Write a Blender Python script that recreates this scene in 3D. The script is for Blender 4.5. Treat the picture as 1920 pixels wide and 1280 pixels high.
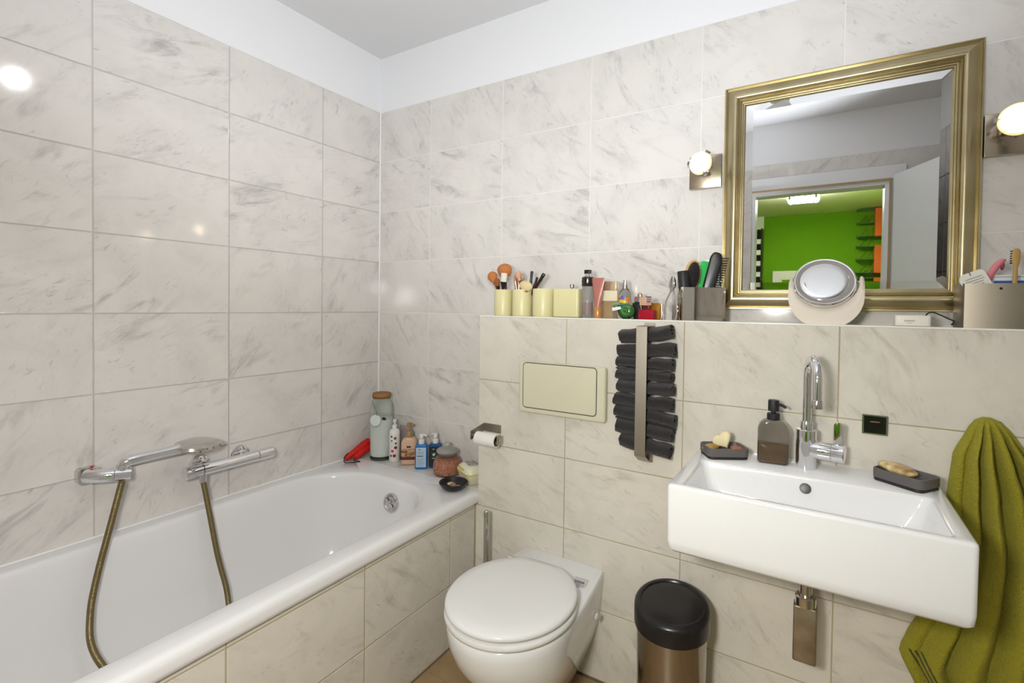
import bpy, math, random
from mathutils import Matrix, Vector, Quaternion, noise as mnoise

for o in list(bpy.data.objects): bpy.data.objects.remove(o)
SC = bpy.context.scene
COL = SC.collection
R = math.radians
PI = math.pi

# ------------------------------------------------------------------ camera
F_PX, CX, CY = 925.262, 18.4274, -49.2254
CAM = Vector((1.9203, -1.7615, 1.283))
YAW, PITCH, ROLL = -0.5469, -0.0188, 0.0132
cd = bpy.data.cameras.new('camera')
cam = bpy.data.objects.new('camera', cd); COL.objects.link(cam)
fw = Vector((math.sin(YAW)*math.cos(PITCH), math.cos(YAW)*math.cos(PITCH), math.sin(PITCH)))
r0 = Vector((math.cos(YAW), -math.sin(YAW), 0)); u0 = r0.cross(fw)
rr_ = r0*math.cos(ROLL)+u0*math.sin(ROLL); uu_ = -r0*math.sin(ROLL)+u0*math.cos(ROLL)
mw = Matrix((rr_, uu_, -fw)).transposed().to_4x4(); mw.translation = CAM
cam.matrix_world = mw
cd.sensor_fit = 'HORIZONTAL'; cd.sensor_width = 36.0; cd.lens = F_PX/1920*36
cd.shift_x = -CX/1920; cd.shift_y = CY/1920
cd.clip_start = 0.02; cd.clip_end = 50
SC.camera = cam

# ------------------------------------------------------------------ world, exposure, lamp strengths
w = bpy.data.worlds.new('world'); SC.world = w; w.use_nodes = True
w.node_tree.nodes['Background'].inputs[0].default_value = (0.8, 0.85, 1, 1)
w.node_tree.nodes['Background'].inputs[1].default_value = 0.3
vs = SC.view_settings
vs.view_transform = 'Standard'; vs.look = 'None'; vs.gamma = 1.0; vs.use_curve_mapping = False
vs.exposure = 0.66
E_CEIL, E_WALL, E_HALL = 75.0, 10.5, 64.0
C_CEIL, C_WALL, C_HALL = (1.0, 0.97, 0.935), (1.0, 0.84, 0.58), (1.0, 0.97, 0.90)

# the photographer's flash, held at the camera and bounced off the ceiling
fl_ = bpy.data.lights.new('camera_flash', 'SPOT'); fl_.energy = 54; fl_.color = (.89, .935, 1.0); fl_.spot_size = R(115); fl_.spot_blend = .7; fl_.shadow_soft_size = .05
flo = bpy.data.objects.new('camera_flash', fl_); COL.objects.link(flo); flo.location = (1.90, -1.74, 1.45)
flo.rotation_euler = (Vector((1.28, -.80, 2.5))-Vector(flo.location)).to_track_quat('-Z', 'Y').to_euler()

fd_ = bpy.data.lights.new('doorway_fill', 'SPOT'); fd_.energy = 38; fd_.color = (1.0, .985, .96); fd_.shadow_soft_size = .09; fd_.spot_size = R(160); fd_.spot_blend = 1.0  # unseen fill spot added at the doorway to brighten the lower room
fdo = bpy.data.objects.new('doorway_fill', fd_); COL.objects.link(fdo); fdo.location = (1.66, -1.86, 1.36)
fdo.rotation_euler = Vector((-.55, 1, -.50)).to_track_quat('-Z', 'Y').to_euler()

# ------------------------------------------------------------------ materials
MATS = {}
def mat(name, col=(.8, .8, .8), rough=.5, metal=0, trans=0, ior=1.45, emit=None, es=0, bump=0, bscale=80, coat=0, var=0, vscale=6, col2=None, sheen=0, aniso=None, sss=0):
    if name in MATS: return MATS[name]
    m = bpy.data.materials.new(name); m.use_nodes = True
    nt = m.node_tree; N = nt.nodes; L = nt.links
    b = N['Principled BSDF']
    b.inputs['Base Color'].default_value = (*col, 1); b.inputs['Roughness'].default_value = rough
    b.inputs['Metallic'].default_value = metal; b.inputs['Transmission Weight'].default_value = trans
    b.inputs['IOR'].default_value = ior
    if coat: b.inputs['Coat Weight'].default_value = coat; b.inputs['Coat Roughness'].default_value = .05
    if sheen: b.inputs['Sheen Weight'].default_value = sheen; b.inputs['Sheen Roughness'].default_value = .5
    if sss:
        b.inputs['Subsurface Weight'].default_value = sss; b.inputs['Subsurface Radius'].default_value = (.02, .015, .008)
    if emit:
        b.inputs['Emission Color'].default_value = (*emit, 1); b.inputs['Emission Strength'].default_value = es
    tc = N.new('ShaderNodeTexCoord')
    if col2 is None: col2 = tuple(c*.8 for c in col)
    if var:
        n = N.new('ShaderNodeTexNoise'); n.inputs['Scale'].default_value = vscale; n.inputs['Detail'].default_value = 5
        L.new(tc.outputs['Object'], n.inputs['Vector'])
        mp = N.new('ShaderNodeMapRange'); mp.inputs[1].default_value = .35; mp.inputs[2].default_value = .7
        mp.inputs[3].default_value = 0; mp.inputs[4].default_value = var
        L.new(n.outputs['Fac'], mp.inputs[0])
        mx = N.new('ShaderNodeMix'); mx.data_type = 'RGBA'
        mx.inputs[6].default_value = (*col, 1); mx.inputs[7].default_value = (*col2, 1)
        L.new(mp.outputs[0], mx.inputs[0]); L.new(mx.outputs[2], b.inputs['Base Color'])
    if bump:
        n2 = N.new('ShaderNodeTexNoise'); n2.inputs['Scale'].default_value = bscale; n2.inputs['Detail'].default_value = 3
        if aniso:
            mpp = N.new('ShaderNodeMapping'); mpp.inputs['Scale'].default_value = aniso
            L.new(tc.outputs['Object'], mpp.inputs['Vector']); L.new(mpp.outputs[0], n2.inputs['Vector'])
        else:
            L.new(tc.outputs['Object'], n2.inputs['Vector'])
        bp = N.new('ShaderNodeBump'); bp.inputs['Strength'].default_value = bump; bp.inputs['Distance'].default_value = .004
        L.new(n2.outputs['Fac'], bp.inputs['Height']); L.new(bp.outputs[0], b.inputs['Normal'])
    MATS[name] = m
    return m

def marble(name, base, vein, rough=.1, vein_amt=.55):
    m = bpy.data.materials.new(name); m.use_nodes = True
    nt = m.node_tree; N = nt.nodes; L = nt.links; b = N['Principled BSDF']
    b.inputs['Roughness'].default_value = rough; b.inputs['IOR'].default_value = 1.45
    tc = N.new('ShaderNodeTexCoord'); oi = N.new('ShaderNodeObjectInfo')
    sc = N.new('ShaderNodeVectorMath'); sc.operation = 'SCALE'; sc.inputs[0].default_value = (37, 23, 51)
    L.new(oi.outputs['Random'], sc.inputs['Scale'])
    ad = N.new('ShaderNodeVectorMath'); L.new(tc.outputs['Object'], ad.inputs[0]); L.new(sc.outputs[0], ad.inputs[1])
    def nz(scale, det, ro, dist, mapping=None, rot=0):
        n = N.new('ShaderNodeTexNoise'); n.inputs['Scale'].default_value = scale; n.inputs['Detail'].default_value = det
        n.inputs['Roughness'].default_value = ro; n.inputs['Distortion'].default_value = dist
        src = ad.outputs[0]
        if mapping:
            vr = N.new('ShaderNodeVectorRotate'); vr.rotation_type = 'Z_AXIS'; L.new(mr(oi.outputs['Random'], 0, 1, R(rot-24), R(rot+24)), vr.inputs['Angle'])
            L.new(src, vr.inputs['Vector'])
            mpp = N.new('ShaderNodeMapping'); mpp.inputs['Scale'].default_value = mapping
            L.new(vr.outputs[0], mpp.inputs['Vector']); src = mpp.outputs[0]
        L.new(src, n.inputs['Vector']); return n.outputs['Fac']
    def mr(x, a, c, lo=0, hi=1):
        q = N.new('ShaderNodeMapRange'); q.interpolation_type = 'SMOOTHSTEP'
        q.inputs[1].default_value = a; q.inputs[2].default_value = c; q.inputs[3].default_value = lo; q.inputs[4].default_value = hi
        L.new(x, q.inputs[0]); return q.outputs[0]
    def mul(x, y):
        q = N.new('ShaderNodeMath'); q.operation = 'MULTIPLY'
        for i, z in enumerate((x, y)):
            if isinstance(z, float): q.inputs[i].default_value = z
            else: L.new(z, q.inputs[i])
        return q.outputs[0]
    def mix(fac, a, c):
        q = N.new('ShaderNodeMix'); q.data_type = 'RGBA'; L.new(fac, q.inputs[0])
        for i, z in ((6, a), (7, c)):
            if isinstance(z, tuple): q.inputs[i].default_value = (*z, 1)
            else: L.new(z, q.inputs[i])
        return q.outputs[2]
    cloud = mr(nz(6, 6, .62, .6), .36, .70)
    mask = mr(nz(4.5, 3, .5, .2), .34, .64)
    streak = mr(nz(1, 8, .66, .7, (19, 5.5, 5.5), -50), .48, .80)
    mask2 = mr(nz(6, 3, .55, 0), .40, .64)
    streak2 = mr(nz(1, 6, .66, 1.2, (62, 20, 20), -40), .54, .76)
    c = mix(mul(cloud, .9), base, tuple(x*y for x, y in zip(base, (.90, .90, .905))))
    c = mix(mul(mul(streak, mask), vein_amt), c, vein)
    c = mix(mul(mul(streak2, mask2), vein_amt*.75), c, tuple(v*.82 for v in vein))
    tone = mr(oi.outputs['Random'], 0, 1, 0, .12)
    c = mix(tone, c, tuple(x*.88 for x in base))
    L.new(c, b.inputs['Base Color'])
    MATS[name] = m
    return m

TILE = marble('marble_tile', (.745, .71, .67), (.27, .26, .245), .085, .80)
TILE_LOW = marble('marble_tile_cream', (.745, .70, .62), (.33, .295, .23), .09, .75)
GROUT = mat('grout_pale', (.80, .77, .72), .8, var=.4, bump=.2)
GROUT_TAN = mat('grout_tan', (.50, .42, .27), .85, var=.6, bump=.2, col2=(.34, .27, .15))
PLASTER = mat('plaster_white', (.83, .83, .84), .7, bump=.05, bscale=30)
CEILM = mat('ceiling_paint', (.76, .76, .77), .8, bump=.05, bscale=40)
CERAM = mat('ceramic_white', (.84, .84, .84), .08, coat=.3)
ENAMEL = mat('enamel_white', (.80, .79, .785), .10, coat=.25)
SEATM = mat('seat_plastic_white', (.80, .795, .78), .14)
CHROME = mat('chrome', (.80, .80, .82), .06, metal=1)
CHROME_D = mat('chrome_dull', (.62, .60, .58), .14, metal=1)
STEEL = mat('brushed_steel', (.42, .38, .32), .40, metal=1, bump=.03, bscale=40, aniso=(1, 40, 40))
STEEL_P = mat('polished_steel', (.66, .63, .58), .05, metal=1, bump=.012, bscale=14)
GOLD = mat('champagne_gold', (.55, .475, .30), .30, metal=1, var=.6, vscale=9, col2=(.37, .30, .15))
MIRROR = mat('mirror_glass', (.84, .85, .85), .0, metal=1)
BLACK = mat('black_plastic', (.012, .011, .012), .28)
BLACK_M = mat('black_matt', (.015, .014, .016), .5)
WHITE_P = mat('white_plastic', (.78, .76, .72), .25)
IVORY = mat('ivory_plastic', (.70, .66, .50), .25)
CREAM_Y = mat('cream_yellow_plastic', (.74, .68, .38), .35, var=.3, vscale=12, col2=(.66, .58, .28))
GREYT = mat('grey_terry', (.021, .017, .018), .95, bump=.9, bscale=420, sheen=.25)
GREENT = None
ROSE = mat('rose_gold', (.80, .45, .32), .2, metal=1)
ORANGE_H = mat('orange_bristle', (.55, .20, .06), .9, bump=.8, bscale=300)
PEACH_H = mat('peach_bristle', (.72, .42, .26), .95, bump=.8, bscale=300)
CREAM_H = mat('cream_sponge', (.74, .60, .32), .9, bump=.3, bscale=300)
BRISTLE_W = mat('white_bristle', (.8, .74, .64), .9, bump=.5, bscale=300)
DKBROWN = mat('dark_brown_handle', (.035, .012, .010), .25)
GLASS = mat('clear_glass', (.93, .95, .94), .02, trans=1, ior=1.45)
WOODF = None
HALLG = mat('green_wall_paint', (.13, .31, .001), .9, bump=.05, bscale=60)
HALLG2 = mat('lime_wall_paint', (.34, .62, .02), .6, bump=.05, bscale=60)
HALLC = mat('hall_ceiling_paint', (.80, .78, .52), .7, bump=.05, bscale=60)
DOORW = mat('door_paint_white', (.80, .80, .81), .35)
DOORE = mat('door_frame_bare_wood', (.45, .33, .17), .5, var=.5)
ORANGE = mat('orange_lacquer', (.72, .13, .02), .3)

# ------------------------------------------------------------------ mesh building
class MB:
    def __init__(s): s.v = []; s.f = []
    def add(s, vs, fs):
        o = len(s.v); s.v += [tuple(p) for p in vs]; s.f += [tuple(i+o for i in q) for q in fs]; return s
    def box(s, x0, x1, y0, y1, z0, z1):
        return s.add([(x, y, z) for z in (z0, z1) for y in (y0, y1) for x in (x0, x1)],
                     [(0, 2, 3, 1), (4, 5, 7, 6), (0, 1, 5, 4), (2, 6, 7, 3), (0, 4, 6, 2), (1, 3, 7, 5)])
    def loft(s, rings, cap0=True, cap1=True, closed=True):
        n = len(rings[0]); vs = [p for r in rings for p in r]; fs = []
        for i in range(len(rings)-1):
            for j in range(n if closed else n-1):
                k = (j+1) % n
                fs.append((i*n+j, i*n+k, (i+1)*n+k, (i+1)*n+j))
        if cap0: fs.append(tuple(range(n-1, -1, -1)))
        if cap1: fs.append(tuple(range((len(rings)-1)*n, len(rings)*n)))
        return s.add(vs, fs)
    def lathe(s, prof, n=32, c=(0, 0, 0), cap0=True, cap1=True, ripple=None):
        rings = []
        for (r, z) in prof:
            ring = []
            for j in range(n):
                a = 2*PI*j/n; q = r*(1+(ripple[1]*math.cos(ripple[0]*a) if ripple else 0))
                ring.append((c[0]+q*math.cos(a), c[1]+q*math.sin(a), c[2]+z))
            rings.append(ring)
        p0, p1 = prof[0][0] < 1e-6, prof[-1][0] < 1e-6
        o = len(s.v); k = len(rings)
        if p0: rings = rings[1:]
        if p1: rings = rings[:-1]
        s.loft(rings, cap0 and not p0, cap1 and not p1)
        if p0:
            s.v.append((c[0], c[1], c[2]+prof[0][1])); t = len(s.v)-1
            for j in range(n): s.f.append((t, o+(j+1) % n, o+j))
        if p1:
            q = o+(len(rings)-1)*n; s.v.append((c[0], c[1], c[2]+prof[-1][1])); t = len(s.v)-1
            for j in range(n): s.f.append((t, q+j, q+(j+1) % n))
        return s
    def tube(s, path, rad, n=12, cap=True):
        P = [Vector(p) for p in path]; m = len(P)
        if not hasattr(rad, '__len__'): rad = [rad]*m
        T = []
        for i in range(m):
            t = (P[min(i+1, m-1)]-P[max(i-1, 0)]); T.append(t.normalized() if t.length > 1e-9 else Vector((0, 0, 1)))
        a = Vector((0, 0, 1)) if abs(T[0].z) < .9 else Vector((1, 0, 0))
        nrm = (a-T[0]*a.dot(T[0])).normalized(); rings = []
        for i in range(m):
            if i:
                q = T[i-1].rotation_difference(T[i]); nrm = q @ nrm
            nrm = (nrm-T[i]*nrm.dot(T[i])).normalized(); bn = T[i].cross(nrm)
            rings.append([P[i]+(nrm*math.cos(2*PI*j/n)+bn*math.sin(2*PI*j/n))*rad[i] for j in range(n)])
        return s.loft(rings, cap, cap)
    def ell(s, c, rad, nu=20, nv=12):
        rings = []
        for i in range(1, nv):
            t = PI*i/nv
            rings.append([(c[0]+rad[0]*math.sin(t)*math.cos(2*PI*j/nu), c[1]+rad[1]*math.sin(t)*math.sin(2*PI*j/nu), c[2]-rad[2]*math.cos(t)) for j in range(nu)])
        o = len(s.v); s.loft(rings, False, False)
        s.v += [(c[0], c[1], c[2]-rad[2]), (c[0], c[1], c[2]+rad[2])]
        b, t = len(s.v)-2, len(s.v)-1; k = o+(nv-2)*nu
        for j in range(nu):
            s.f.append((b, o+(j+1) % nu, o+j)); s.f.append((t, k+j, k+(j+1) % nu))
        return s
    def torus(s, c, Rr, r, n=40, k=10, axis=None):
        rings = []
        for i in range(n):
            a = 2*PI*i/n
            rings.append([((Rr+r*math.cos(b))*math.cos(a), (Rr+r*math.cos(b))*math.sin(a), r*math.sin(b)) for b in [2*PI*j/k for j in range(k)]])
        rings.append(rings[0])
        q = Vector((0, 0, 1)).rotation_difference(Vector(axis)) if axis else Quaternion()
        rings = [[tuple(q @ Vector(p)+Vector(c)) for p in r_] for r_ in rings]
        return s.loft(rings, False, False)
    def prism(s, out, z0, z1, bev=0.0, seg=3):
        """outline (x,y) ccw extruded along z with rounded edges"""
        rings = []
        if bev:
            arc = [(bev*(1-math.cos(PI/2*i/seg)), bev*(1-math.sin(PI/2*i/seg))) for i in range(seg+1)]   # (inset, distance from the end face)
            for ins, dz in reversed(arc): rings.append([(x, y, z0+dz) for x, y in offset(out, -ins)])
            for ins, dz in arc: rings.append([(x, y, z1-dz) for x, y in offset(out, -ins)])
        else:
            rings = [[(x, y, z0) for x, y in out], [(x, y, z1) for x, y in out]]
        return s.loft(rings)
    def xf(s, M):
        s.v = [tuple(M @ Vector(p)) for p in s.v]; return s
    def build(s, name, m, parent=None, loc=(0, 0, 0), smooth=35, rot=None):
        me = bpy.data.meshes.new(name); me.from_pydata(s.v, [], s.f)
        if smooth:
            me.polygons.foreach_set('use_smooth', [True]*len(me.polygons)); me.set_sharp_from_angle(angle=R(smooth))
        me.update()
        o = bpy.data.objects.new(name, me); COL.objects.link(o); me.materials.append(m)
        o.location = loc
        if rot is not None: o.rotation_euler = rot
        if parent: o.parent = parent
        return o

def offset(out, d):
    n = len(out); res = []
    for i in range(n):
        p0, p, p1 = Vector(out[i-1]), Vector(out[i]), Vector(out[(i+1) % n])
        e0 = (p-p0); e1 = (p1-p)
        if e0.length < 1e-9 or e1.length < 1e-9: res.append(tuple(p)); continue
        e0.normalize(); e1.normalize()
        nn = Vector((e0.y+e1.y, -e0.x-e1.x))
        if nn.length < 1e-6: nn = Vector((e0.y, -e0.x))
        nn.normalize(); k = max(.35, nn.dot(Vector((e0.y, -e0.x))))
        res.append(tuple(p+nn*d/k))
    return res

def rrect(x0, x1, y0, y1, r, k=6, m=1):
    """rounded rectangle, ccw, 4*(k+1)+4*(m-1) points"""
    pts = []
    cs = [(x1-r, y0+r, -90), (x1-r, y1-r, 0), (x0+r, y1-r, 90), (x0+r, y0+r, 180)]
    arcs = [[(cx+r*math.cos(R(a+90*i/k)), cy+r*math.sin(R(a+90*i/k))) for i in range(k+1)] for cx, cy, a in cs]
    for q in range(4):
        pts += arcs[q]
        a, b = arcs[q][-1], arcs[(q+1) % 4][0]
        for i in range(1, m): pts.append((a[0]+(b[0]-a[0])*i/m, a[1]+(b[1]-a[1])*i/m))
    return pts

def rpoly(pts, r, k=4):
    n = len(pts); out = []
    for i in range(n):
        p0, p, p1 = Vector(pts[i-1]), Vector(pts[i]), Vector(pts[(i+1) % n])
        a = (p0-p); b = (p1-p); d = min(r, a.length*.45, b.length*.45)
        A = p+a.normalized()*d; B = p+b.normalized()*d
        for j in range(k+1):
            t = j/k; out.append(tuple(A*(1-t)**2+p*2*t*(1-t)+B*t*t))
    return out

XZ = Matrix(((1, 0, 0, 0), (0, 0, -1, 0), (0, 1, 0, 0), (0, 0, 0, 1)))   # outline (x,y)->(x,z); extrusion z -> -y

def tag(o, label, cat, group=None):
    o['label'] = label; o['category'] = cat
    if group: o['group'] = group
    return o
def thing(name, label, cat, loc=(0, 0, 0), rot=(0, 0, 0), group=None):
    o = bpy.data.objects.new(name, None); COL.objects.link(o); o.empty_display_size = .05
    o.location = loc; o.rotation_euler = rot
    return tag(o, label, cat, group)
def struct(o, label=None):
    o['kind'] = 'structure'
    if label: o['label'] = label
    return o
def text_part(name, s, size, m, parent, M, extrude=.0002):
    cu = bpy.data.curves.new(name, 'FONT'); cu.body = s; cu.size = size; cu.align_x = 'CENTER'; cu.align_y = 'CENTER'; cu.extrude = extrude
    cu.resolution_u = 3
    t = bpy.data.objects.new(name, cu); COL.objects.link(t)
    dg = bpy.context.evaluated_depsgraph_get(); me = bpy.data.meshes.new_from_object(t.evaluated_get(dg))
    bpy.data.objects.remove(t); me.transform(M)
    me.materials.clear(); me.materials.append(m)
    o = bpy.data.objects.new(name, me); COL.objects.link(o); o.parent = parent
    return o
def track(d):
    return Vector((0, 0, 1)).rotation_difference(Vector(d).normalized())
def along(p0, p1):
    p0, p1 = Vector(p0), Vector(p1); M = track(p1-p0).to_matrix().to_4x4(); M.translation = p0; return M

# ------------------------------------------------------------------ tiles
TM = {}
def tile_mesh(wd, ht, m, t=.002, b=.0009):
    key = (round(wd, 4), round(ht, 4), m.name)
    if key in TM: return TM[key]
    mb = MB()
    def ring(i, z): return [(-wd/2+i, -ht/2+i, z), (wd/2-i, -ht/2+i, z), (wd/2-i, ht/2-i, z), (-wd/2+i, ht/2-i, z)]
    mb.loft([ring(0, 0), ring(0, t-b), ring(b*.45, t-b*.3), ring(b*1.4, t)], cap0=False)
    me = bpy.data.meshes.new('tile'); me.from_pydata(mb.v, [], mb.f); me.materials.append(m)
    me.update()
    TM[key] = me
    return me
rt = random.Random(5)
def tiles(parent, org, u, v, us, vsn, m, gap=.003, holes=()):
    """org: point on the tile face; u, v unit dirs; us, vsn breakpoints measured from org; face normal = u x v"""
    u, v, org = Vector(u), Vector(v), Vector(org); n = u.cross(v)
    for i in range(len(us)-1):
        for j in range(len(vsn)-1):
            a, b, c, d = us[i], us[i+1], vsn[j], vsn[j+1]
            if any(a >= h[0]-1e-4 and b <= h[1]+1e-4 and c >= h[2]-1e-4 and d <= h[3]+1e-4 for h in holes): continue
            o = bpy.data.objects.new('tile', tile_mesh(b-a-gap, d-c-gap, m)); COL.objects.link(o); o.parent = parent
            jit = rt.uniform(-.0002, .0001)
            M = Matrix((u, v, n)).transposed().to_4x4()
            M = M @ Matrix.Rotation(rt.uniform(-.0010, .0010), 4, 'X') @ Matrix.Rotation(rt.uniform(-.0007, .0007), 4, 'Y')
            M.translation = org+u*(a+b)/2+v*(c+d)/2-n*(.0026-jit)
            o.matrix_local = M

LZ = 1.243              # ledge height
CZ = 2.512              # ceiling
TOP = 2.243             # top of the tiling
D = -.188               # face of the boxed-out wall
YF = -1.93              # wall with the door
XR = 2.75               # right wall
BX = .768               # left end of the boxed-out wall
rowz = [LZ+.25*k for k in range(-5, 5)]
def clip(bs, lo, hi):
    return [lo]+[b for b in bs if lo+.012 < b < hi-.012]+[hi]

# ------------------------------------------------------------------ the room
fl = struct(MB().box(-.2, XR+.1, -2.05, .1, -.1, -.004).build('floor', mat('floor_base', (.25, .18, .11), .7, var=.3), smooth=0), 'light oak plank floor')
WOODF = mat('oak_plank', (.40, .27, .14), .38, var=.8, vscale=9, col2=(.27, .17, .08), bump=.1, bscale=12, aniso=(2, 30, 30))
yy = -.196; k = 0
while yy > YF+.03:
    y1 = max(yy-.137, YF+.004); x = .758
    ofs = (k*.47) % 1.1
    xs = [x]+[q for q in (x+.35+ofs, x+.35+ofs+1.2) if q < XR-.1]+[XR-.004]
    for i in range(len(xs)-1):
        mb = MB(); out = rrect(xs[i]+.001, xs[i+1]-.001, y1+.001, yy-.001, .002, 1)
        mb.loft([[(a, b, -.004) for a, b in out], [(a, b, -.001) for a, b in out], [(a, b, 0) for a, b in offset(out, -.001)]])
        mb.build('plank', WOODF, fl, smooth=0)
    yy = y1; k += 1
struct(MB().box(-.2, XR+.1, -2.05, .1, CZ, CZ+.1).build('ceiling', CEILM, smooth=0), 'plain white ceiling')

wl = struct(MB().box(-.12, -.002, -2.05, .1, -.1, CZ).build('wall_left', PLASTER, smooth=0), 'marble tiled wall along the bathtub')
MB().box(-.0021, -.0011, YF, 0, .3, TOP).build('grout', GROUT, wl, smooth=0)
yj = [.3365+.4067*i for i in range(5)]
tiles(wl, (0, 0, 0), (0, -1, 0), (0, 0, 1), clip(yj, .001, -YF-.001), clip(rowz, .50, TOP), TILE)
wb = struct(MB().box(-.002, XR+.1, .002, .12, -.1, CZ).build('wall_back', PLASTER, smooth=0), 'marble tiled wall behind the mirror')
MB().box(-.001, XR, .0011, .0021, .3, TOP).build('grout', GROUT, wb, smooth=0)
xj = [.3337+.4067*i for i in range(6)]
tiles(wb, (0, 0, 0), (1, 0, 0), (0, 0, 1), clip(xj, .001, XR-.001), clip([z for z in rowz if z > LZ+.01], LZ+.001, TOP), TILE)
tiles(wb, (0, 0, 0), (1, 0, 0), (0, 0, 1), clip([.3337, .7404], .001, BX-.001), clip(rowz, .50, LZ), TILE)

# boxed-out wall with ledge
wx = struct(MB().box(BX+.002, XR, D+.002, .0018, 0, LZ-.002).box(.70, BX+.002, D+.002, .0018, 0, .497).build('wall_ledge', GROUT_TAN, smooth=0), 'boxed-out tiled half wall with a ledge on top')
xf_ = [1.148+.4067*i for i in range(5)]
tiles(wx, (0, D, 0), (1, 0, 0), (0, 0, 1), clip(xf_, BX, XR-.001), clip([z for z in rowz if z > .48], .493, LZ), TILE_LOW)
tiles(wx, (0, D, 0), (1, 0, 0), (0, 0, 1), clip(xf_, .7585, XR-.001), clip(rowz, .002, .493), TILE_LOW)
tiles(wx, (0, 0, LZ), (1, 0, 0), (0, 1, 0), clip(xf_, BX, XR-.001), [D, -.001], TILE_LOW)
tiles(wx, (BX, 0, 0), (0, -1, 0), (0, 0, 1), [.001, -D], clip(rowz, .50, LZ), TILE_LOW)

wr = struct(MB().box(XR+.002, XR+.12, -2.05, .1, -.1, CZ).build('wall_right', PLASTER, smooth=0), 'tiled wall on the right side')
MB().box(XR+.0019, XR+.0021, YF, 0, 0, TOP).build('grout', GROUT, wr, smooth=0)
tiles(wr, (XR, 0, 0), (0, 1, 0), (0, 0, 1), clip([-(.3+.4067*i) for i in range(4, -1, -1)], YF+.001, D-.001), clip(rowz, .004, TOP), TILE)

# wall with the doorway (seen in the mirror)
DX0, DX1, DZ = 1.50, 2.245, 2.06
mb = MB(); mb.box(-.12, DX0, -2.05, YF-.002, -.1, CZ); mb.box(DX1, XR+.1, -2.05, YF-.002, -.1, CZ); mb.box(DX0, DX1, -2.05, YF-.002, DZ, CZ)
wf = struct(mb.build('wall_front', PLASTER, smooth=0), 'tiled wall with the doorway opposite the mirror')
g = MB(); g.box(0, DX0-.08, YF-.0021, YF-.0019, .3, TOP); g.box(DX1+.08, XR, YF-.0021, YF-.0019, 0, TOP); g.box(DX0-.08, DX1+.08, YF-.0021, YF-.0019, DZ+.09, TOP)
g.build('grout', GROUT, wf, smooth=0)
tiles(wf, (0, YF, 0), (-1, 0, 0), (0, 0, 1), [-(DX0-.08), -1.2, -.8, -.4, -.001], clip(rowz, .50, TOP), TILE)
tiles(wf, (0, YF, 0), (-1, 0, 0), (0, 0, 1), [-(XR-.001), -(DX1+.08)], clip(rowz, .004, TOP), TILE)
tiles(wf, (0, YF, 0), (-1, 0, 0), (0, 0, 1), [-(DX1+.08), -2.0, -1.6, -(DX0-.08)], [DZ+.095, TOP], TILE)
# door frame and door
tr = struct(MB().box(DX0-.08, DX0, YF-.0, YF+.012, 0, DZ+.09).box(DX1, DX1+.08, YF, YF+.012, 0, DZ+.09).box(DX0, DX1, YF, YF+.012, DZ, DZ+.09).build('trim_1', DOORW, smooth=0), 'white casing around the doorway')
MB().box(DX0-.012, DX0, YF+.012, YF+.02, 0, DZ+.012).box(DX1, DX1+.012, YF+.012, YF+.02, 0, DZ+.012).box(DX0, DX1, YF+.012, YF+.02, DZ, DZ+.012).build('door_stop_edge', DOORE, tr, smooth=0)
MB().box(DX0, DX0+.02, -2.05, YF, 0, DZ).box(DX1-.02, DX1, -2.05, YF, 0, DZ).box(DX0+.02, DX1-.02, -2.05, YF, DZ-.02, DZ).build('jamb_lining', DOORW, tr, smooth=0)
dr = struct(MB().box(0, .74, -.04, 0, .01, 2.085).build('door_1', DOORW, loc=(DX1+.02, YF+.035, 0), rot=(0, 0, R(64)), smooth=0), 'white door standing open into the bathroom')
MB().tube([(.68, 0, 1.03), (.68, .045, 1.03), (.67, .055, 1.03), (.56, .055, 1.03)], .009, 10).build('door_handle', CHROME_D, dr)

# hallway beyond (seen in the mirror)
HZ, HY, HX = 2.40, -4.93, 2.47
hw = MB().box(.2, HX, HY-.1, HY, -.1, HZ+.1)
h1 = struct(hw.build('wall_hall_end', HALLG, smooth=0), 'bright green wall of the room beyond')
struct(MB().box(HX, HX+.1, HY-.1, -2.05, -.1, HZ+.1).build('wall_hall_side', HALLG2, smooth=0), 'lime green side wall of the room beyond')
struct(MB().box(.2, .3, HY, -2.05, -.1, HZ+.1).build('wall_hall_far_side', HALLG, smooth=0), 'green far side wall of the room beyond')
struct(MB().box(.3, HX, HY, -2.05, HZ, HZ+.1).build('ceiling_hall', HALLC, smooth=0), 'pale ceiling of the room beyond')
struct(MB().box(.3, HX, HY, -2.05, -.1, 0).build('floor_hall', mat('hall_floor', (.32, .22, .12), .4, var=.6), smooth=0), 'wooden floor of the room beyond')

# ------------------------------------------------------------------ bathtub, its tiled panel and shelf
TX, TZ = .757, .545
TY = -.165
ba = struct(MB().box(TX-.06, TX-.002, YF, D+.002, 0, .497).build('wall_bath_panel', GROUT_TAN, smooth=0), 'cream marble tiled side panel of the bathtub')
tiles(ba, (TX, 0, 0), (0, 1, 0), (0, 0, 1), [YF+.001, -1.553, -1.148, -.741, -.34, D-.001], [.003, .236, .480, .499], TILE_LOW, gap=.004)
sh = struct(MB().box(.0, BX-.0, TY, 0, .40, TZ-.003).build('wall_bath_shelf', GROUT, smooth=0), 'tiled shelf at the end of the bathtub')
tiles(sh, (0, 0, TZ-.001), (1, 0, 0), (0, 1, 0), [.002, .3337, BX-.002], [TY, -.002], TILE)

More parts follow.
